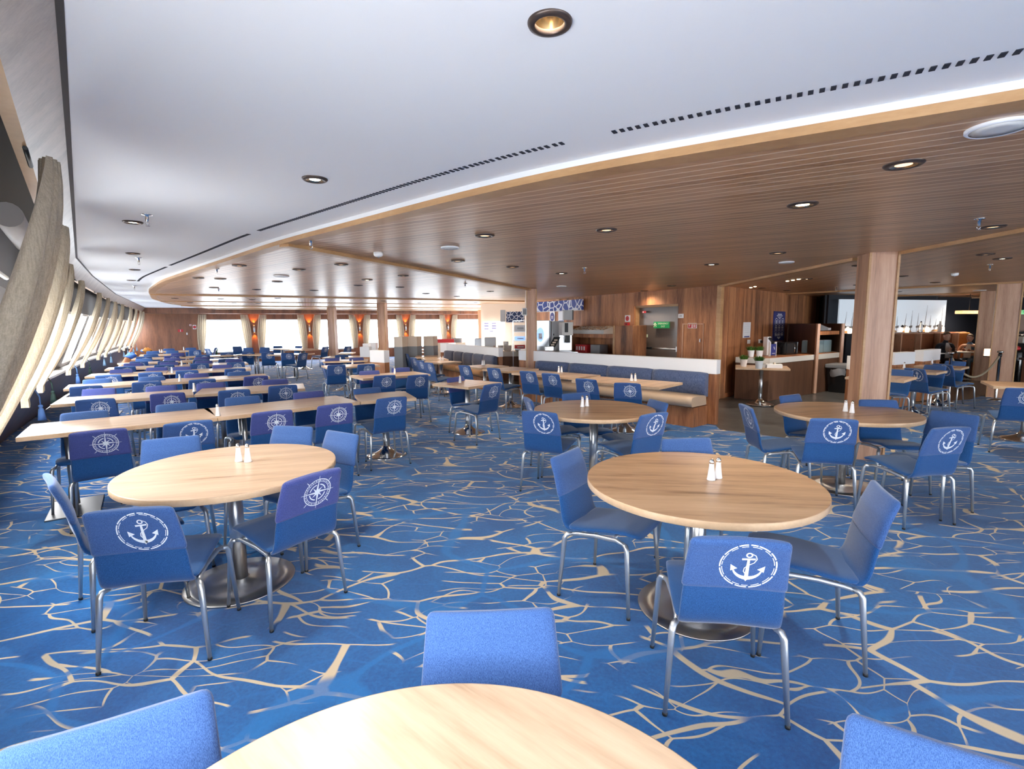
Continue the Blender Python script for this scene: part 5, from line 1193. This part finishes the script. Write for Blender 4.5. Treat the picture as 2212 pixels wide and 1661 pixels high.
for k in range(5):
    x = .32 + [0, 1.45, 2.25, 3.1, 3.75][k]; p = Vector((9.05, 14.0, 0)) + dirv(18) * x + dirv(-72) * .13
    o = empty('booth_lamp', (p.x, p.y, 1.265)); tag(o, 'small glowing lamp with a bent arm on the booth top, %s from the left' % NTH[k], 'lamp', 'little lamps in front of the mural')
    m = MB().mat('lantern'); m.lathe([(.045, .0), (.055, .05), (.05, .13), (.03, .15)], n=16); m.build('shade', o); m = MB().mat('black'); m.tube([(0, 0, .15), (0, 0, .19), (-.06, 0, .21), (-.12, 0, .18)], .006, 6); m.lathe([(.02, 0), (.045, .03), (.01, .07)], (-.14, 0, .15), 12); m.build('arm', o)
o = empty('dark_screen', (9.2, 13.85, 0), R(18)); tag(o, 'plain black panel left of the brown booths', 'panel'); MB().mat('dark_wall').box((.3, 0, .62), (.62, .08, 1.24)).build('panel', o); MB().mat('black').box((.3, 0, 1.25), (.64, .1, .02)).build('cap', o)
BO = (10.05, 13.85)
o = empty('booth_seating', (*BO, .001), R(18)); tag(o, 'row of brown tufted booth seats with timber dividers under the mural', 'booth')
for k in range(5):
    x = k * .78
    m = MB().mat('brown_tufted' if k < 4 else 'orange_tufted'); m.box((x + .39, .05, .80), (.70, .14, .88), bev=.03)
    m.build('tufted_back', o); m = MB().mat('black' if k < 4 else 'brown_tufted')
    for a in range(3):
        for b in range(3): m.lathe([(.016, -.004), (.01, .004)], (x + .18 + a * .21 + (.1 if b % 2 else 0), -.024, .55 + b * .26), 8)
    m.build('buttons', o)
    MB().mat('brown_tufted').box((x + .39, -.25, .23), (.70, .50, .44), bev=.03).build('seat', o)
    m = MB().mat('column_wood'); m.box((x, -.03, .62), (.05, .24, 1.24)); m.build('divider', o)
MB().mat('column_wood').box((1.95, .14, 1.25), (3.9, .05, .03)).build('top_rail', o)
for k, (x, mt) in enumerate(((1.25, 'off_white'), (2.4, 'off_white'))):
    p = Vector((*BO, 0)) + dirv(18) * x + dirv(-72) * .62; o = empty('booth_table', (p.x, p.y, .001), R(18)); tag(o, ['pale booth table left of the seated man', 'pale booth table right of the seated man'][k], 'table'); MB().mat(mt).box((0, 0, .72), (.34, .5, .03)).build('tabletop', o); m = MB().mat('chrome'); m.lathe([(.16, 0), (.03, .03), (.03, .70)], n=20); m.build('pedestal', o)
# rope posts
def stanchion(x, y, label, h=.95): o = empty('rope_post', (x, y, .001)); tag(o, label, 'rope post', 'rope posts'); m = MB().mat('chrome'); m.lathe([(.14, 0), (.14, .01), (.03, .03), (.025, .04), (.025, h), (.05, h + .005), (.05, h + .03), (.01, h + .045)], n=24); m.build('post', o); m = MB().mat('black'); m.lathe([(.03, h - .08), (.03, h - .02)], n=16); m.build('collar', o); return (x, y, h - .05)
s1 = stanchion(*(8.59, 9.773), 'chrome rope post in front of the seated man'); s2 = stanchion(9.72, 9.95, 'rope post beside the dark timber column')
o = empty('barrier_rope', (s1[0], s1[1], s1[2])); tag(o, 'grey brown rope sagging between the chrome post and the dark column', 'rope'); O = Vector(o.location); m = MB().mat('rope'); a, b = Vector(s1), Vector(s2)
m.tube([a.lerp(b, t / 20) - O - Vector((0, 0, .42 * (1 - (2 * t / 20 - 1) ** 2))) for t in range(21)], .019, 10); m.build('rope', o); m = MB().mat('chrome'); m.lathe([(.022, -.03), (.026, .03)], (0, 0, 0), 12); m.build('hook', o)
o = empty('wall_lantern', (*(9.033, 9.473), .95)); o.location = (9.92, 10.42, .86); tag(o, 'small glowing lantern on the left face of the dark column', 'lantern'); MB().mat('lantern').box((0, 0, .07), (.09, .09, .15), bev=.008).build('shade', o); MB().mat('black').box((0, 0, -.01), (.10, .10, .02)).build('base', o)
# bar counter with plants and cups
o = empty('bar_counter', (11.75, 9.62, 0), R(-22)); tag(o, 'brown plank bar counter at the right edge', 'bar counter'); MB().mat('column_wood').box((0, 0, .385), (2.6, .7, .76)).build('body', o); MB().mat('dark_brown_panel').box((0, 0, .79), (2.7, .8, .045), bev=.004).build('worktop', o)
grass_pot((10.72, 9.86, .814), 1.1, 'white bowl of grass on the bar counter, left one', 7); grass_pot((11.2, 9.75, .814), 1.1, 'white bowl of grass on the bar counter at the right edge', 8)
o = empty('back_bar', (15.6, 14.3, 0), R(15)); tag(o, 'dark back bar with white cups and bottles at the right edge', 'back bar'); MB().mat('black').box((0, 0, .5), (4, .5, 1.0)).build('body', o); MB().mat('black').box((0, 0, 1.25), (4, .3, .05)).build('shelf', o)
rn = random.Random(4)
for k in range(4): o = MB().mat('off_white').box((0, 0, .09), (.42, .25, .18), bev=.03).build('cup_stack', None, (13.25 + .55 * k, 12.9 + .15 * k, 1.0)); tag(o, 'white box of cups behind the bar, %s from the left' % NTH[k], 'cups', 'cups behind the bar')
o = empty('back_counter', (14.3, 13.15, 0), R(15)); tag(o, 'black counter carrying the white cups behind the bar', 'counter'); MB().mat('black').box((0, 0, .49), (2.8, .5, .98)).build('body', o); MB().mat('dark_wall').box((0, 0, .99), (2.8, .52, .02)).build('worktop', o)
o = empty('arch_panel', (15.7, 15.0, 0), R(15)); tag(o, 'pale rounded panel against the violet blue lit bar wall', 'panel'); m = MB().mat('arch_panel'); m.loft([[(x, y, z) for x, z in [(-.8, 1.15), (.3, 1.15), (.34, 1.55), (.26, 1.72), (.08, 1.80), (-.8, 1.80)]] for y in (0, .08)], smooth=False); m.build('panel', o); MB().mat('paper').box((-.25, -.06, 1.16), (1.0, .05, .02)).build('shelf', o)
EX = (12.542, 12.658, 1.842); EY = (12.709, 12.491, 1.734)
o, w, h = board(EX, EY, 225, 'exit_lit', 'lit green and cream EXIT sign at the right edge'); lettering('EXIT', h * .85, 'green_sign', o, w * .08, 0, -.009); flat(o, 'green_sign', -w * .42, 0, w * .12, h * .8)
o = empty('pendant_lamp', (13.0, 14.35, 1.83), R(18)); tag(o, 'wide orange glowing pendant lamp in the dark lounge', 'pendant lamp'); MB().mat('pendant').box((-.22, 0, 0), (.42, .2, .09), bev=.02).build('shade', o); MB().mat('pendant').box((.22, 0, 0), (.38, .2, .09), bev=.02).build('shade', o); MB().mat('black').tube([(0, 0, .05), (0, 0, .515)], .008, 6).build('cord', o)
o = empty('fire_extinguisher', (12.45, 12.35, .001)); tag(o, 'dark cylinder with a red top between the booths and the columns', 'cylinder'); m = MB().mat('black_gloss'); m.lathe([(.15, 0), (.16, .02), (.16, .80), (.14, .86)], n=28); m.build('body', o); m = MB().mat('red'); m.lathe([(.07, .86), (.08, .92), (.03, .96)], n=16); m.build('top', o)
for k, (x, c, lab) in enumerate(((1.95, 'plastic_clear', 'tall glass carafe on the booth top'), (2.75, 'light_grey', 'small bottle on the booth top further right'))):
    p = Vector((*BO, 0)) + dirv(18) * x + dirv(108) * .14; o = MB().mat(c).lathe([(.05, 0), (.055, .1), (.045, .2), (.02, .26), (.02, .32)], n=18).build('carafe', None, (p.x, p.y, 1.267)); tag(o, lab, 'carafe')
# ================================================================ PEOPLE
def skinbody(name, joints, edges, mat, parent, sub=2):
    me = bpy.data.meshes.new(name); me.from_pydata([j[0] for j in joints], edges, []); o = bpy.data.objects.new(name, me); COL.objects.link(o); o.parent = parent
    md = o.modifiers.new('skin', 'SKIN'); md.use_smooth_shade = True; md.branch_smoothing = .6
    for v, j in zip(me.skin_vertices[0].data, joints): r = j[1]; v.radius = r if isinstance(r, tuple) else (r, r)
    me.skin_vertices[0].data[0].use_root = True
    s = o.modifiers.new('sub', 'SUBSURF'); s.levels = s.render_levels = sub; me.materials.append(MATS[mat]); return o
def head(parent, c, fwd, hairmat='hair', s=1.0):
    """face looks along local -Y"""
    m = MB().mat('skin'); rings = []
    for z, rx, ry, oy in ((-.125, .030, .03, -.015), (-.11, .048, .055, -.015), (-.08, .060, .078, -.006), (-.04, .070, .092, 0), (0, .075, .098, 0), (.04, .075, .098, .004), (.08, .066, .085, .008), (.105, .045, .06, .01), (.118, .018, .025, .01)):
        rings.append([(c[0] + rx * s * math.cos(a), c[1] + oy * s + ry * s * math.sin(a), c[2] + z * s) for a in [i * math.pi / 12 for i in range(24)]])
    m.loft(rings)
    m.loft([[(c[0] + x * w_, c[1] - y * s, c[2] + z * s) for x in (-1, 1)] + [(c[0], c[1] - (y + dy) * s, c[2] + z * s)] for w_, y, dy, z in ((.006, .09, .008, .015), (.012, .092, .022, -.018), (.014, .09, .024, -.03))])
    for sx in (-1, 1): m.lathe([(.008, -.028), (.014, -.01), (.016, .012), (.009, .026)], (c[0] + sx * .076 * s, c[1] + .005, c[2] - .005), 10)
    m.build('head', parent)
    m = MB().mat(hairmat); rings = []
    for z, rx, ry, oy in ((.035, .079, .098, .016), (.07, .078, .096, .012), (.10, .062, .078, .010), (.125, .035, .045, .01), (.132, .01, .012, .01)):
        rings.append([(c[0] + rx * s * math.cos(a), c[1] + oy * s + ry * s * math.sin(a), c[2] + z * s) for a in [i * math.pi / 12 for i in range(24)]])
    m.loft(rings); m.build('hair', parent)
    m = MB().mat('slot_dark')
    for sx in (-1, 1): m.box((c[0] + sx * .028 * s, c[1] - .0925 * s, c[2] + .008 * s), (.018, .008, .008)); m.box((c[0] + sx * .028 * s, c[1] - .092 * s, c[2] + .026 * s), (.026, .006, .004))
    m.box((c[0], c[1] - .090 * s, c[2] - .062 * s), (.036, .008, .006)); m.build('face_features', parent)
def hand(parent, c, s=1.0, sx=1, mat='skin'):
    m = MB().mat(mat); m.tube([(c[0], c[1] + .03, c[2] - .03), (c[0], c[1], c[2]), (c[0] + sx * .01, c[1] - .02, c[2] + .04)], [.022, .032, .03], 10, flat=.6)
    for k in range(4):
        x = c[0] + (k - 1.5) * .016; l = (.055, .065, .06, .045)[k]
        m.tube([(x, c[1] - .02, c[2] + .04), (x + sx * .004, c[1] - .045, c[2] + .04 + l * .5), (x + sx * .012, c[1] - .03, c[2] + .04 + l * .9)], [.009, .0085, .006], 8)
    m.tube([(c[0] + sx * .025, c[1] - .005, c[2]), (c[0] + sx * .045, c[1] - .02, c[2] + .03), (c[0] + sx * .035, c[1] - .035, c[2] + .055)], [.011, .01, .007], 8); m.build('hand', parent)
def sitter(loc, rz, label, top, shirt, legs, sc=1.0, phone=True):
    o = empty('person', loc, rz); tag(o, label, 'person'); o.scale = (sc, sc, sc)
    # continuous body in trousers: pelvis root, thighs forward (-Y), shins down
    J = [((0, 0, .50), (.16, .13)), ((0, .01, .66), (.15, .11)), ((0, .02, .82), (.17, .11)), ((0, .01, .95), (.15, .09)), ((0, 0, 1.03), (.055, .055)), ((0, -.01, 1.09), (.05, .05)),
         ((.10, -.06, .49), (.085, .08)), ((.13, -.42, .50), (.062, .062)), ((.14, -.43, .27), (.05, .055)), ((.14, -.42, .09), (.038, .04)),
         ((-.10, -.06, .49), (.085, .08)), ((-.14, -.42, .50), (.062, .062)), ((-.15, -.43, .27), (.05, .055)), ((-.15, -.42, .09), (.038, .04)), ((.14, -.52, .04), (.045, .03)), ((-.15, -.52, .04), (.045, .03))]
    skinbody('body', J, [(0, 1), (1, 2), (2, 3), (3, 4), (4, 5), (0, 6), (6, 7), (7, 8), (8, 9), (0, 10), (10, 11), (11, 12), (12, 13), (9, 14), (13, 15)], legs, o)
    T = [((0, .005, .56), (.165, .13)), ((0, .015, .72), (.175, .125)), ((0, .02, .88), (.185, .115)), ((0, .01, .965), (.13, .085)), ((0, 0, 1.0), (.07, .06)),
         ((.19, .01, .93), (.065, .065)), ((.26, -.02, .74), (.055, .055)), ((.13, -.20, .74), (.042, .042)), ((-.19, .01, .93), (.065, .065)), ((-.26, -.02, .74), (.055, .055)), ((-.12, -.20, .76), (.042, .042))]
    skinbody('jacket', T, [(0, 1), (1, 2), (2, 3), (3, 4), (3, 5), (5, 6), (6, 7), (3, 8), (8, 9), (9, 10)], top, o)
    m = MB().mat(shirt); m.loft([[(-w_, y, z), (w_, y, z), (w_ * .9, y + .03, z), (-w_ * .9, y + .03, z)] for w_, y, z in ((.085, -.145, .57), (.09, -.145, .72), (.075, -.12, .86), (.05, -.085, .95), (.035, -.062, 1.0))], smooth=False); m.build('shirt_front', o)
    head(o, (0, -.035, 1.19), 0); hand(o, (.075, -.24, .76), sx=-1); hand(o, (-.07, -.24, .78), sx=1)
    if phone: MB().mat('black_gloss').box((0, -.29, .83), (.075, .012, .12)).build('phone', o)
    return o
pm = Vector((*BO, 0)) + dirv(18) * 2.13 + dirv(-72) * .42
sitter((pm.x, pm.y, .0), R(18 - 20), 'seated person in a dark blazer and pale shirt looking at hands in a booth', 'blazer', 'shirt', 'trousers', .98)
pm = Vector((*BO, 0)) + dirv(18) * 3.30 + dirv(-72) * .34
sitter((pm.x, pm.y, .0), R(18 - 75), 'seated person in a peach top and jeans, half hidden by a booth divider', 'peach_shirt', 'off_white', 'jeans', .92, False)
# ================================================================ SMALL THINGS FAR LEFT
o = empty('potted_grass', (*(-11.966, 20.28), .0055)); tag(o, 'tall spiky grass in a white pot before the first side window', 'potted plant'); m = MB().mat('white_panel'); m.lathe([(.11, 0), (.14, .38), (.12, .38)], n=24); m.build('pot', o); m = MB().mat('leaf_dark'); rn = random.Random(2)
for i in range(46):
    a = rn.uniform(0, 6.28); l = rn.uniform(.4, .75); t = rn.uniform(.02, .4); w_ = .012; dx, dy = math.cos(a), math.sin(a)
    m.face([(-dy * w_, dx * w_, .36), (dy * w_, -dx * w_, .36), (dx * l * math.sin(t) * .5 + dy * w_ * .7, dy * l * math.sin(t) * .5, .36 + l * .5), (dx * l * math.sin(t), dy * l * math.sin(t), .36 + l * math.cos(t))])
m.build('blades', o)
for k, (p, mt, lab) in enumerate((((-11.334, 14.909), 'jacket_blue', 'crumpled blue jacket on a chair at the far end of the raked windows'), ((-11.614, 15.432), 'jacket_orange', 'small orange bundle beside the blue jacket'), ((-13.058, 17.963), 'jacket_orange', 'orange brown bundle by the far corner of the timber wall'), ((-13.542, 18.403), 'jacket_blue', 'small blue bundle next to the far orange one'))):
    rn = random.Random(k); s = (.17, .09, .17, .08)[k]; m = MB().mat(mt); rings = []
    for j in range(7):
        v = j / 6; r = s * math.sin(math.pi * (.12 + .82 * v)) ; rings.append([(r * (1 + .16 * math.sin(3 * a + j + k)) * math.cos(a), r * .7 * (1 + .12 * math.sin(4 * a + j)) * math.sin(a), v * s * .9 + .03 * math.sin(2 * a + j)) for a in [i * math.pi / 9 for i in range(18)]])
    m.loft(rings); o = m.build('bundle', None, (*p, .72 if k != 0 else .70)); tag(o, lab, 'bundle')
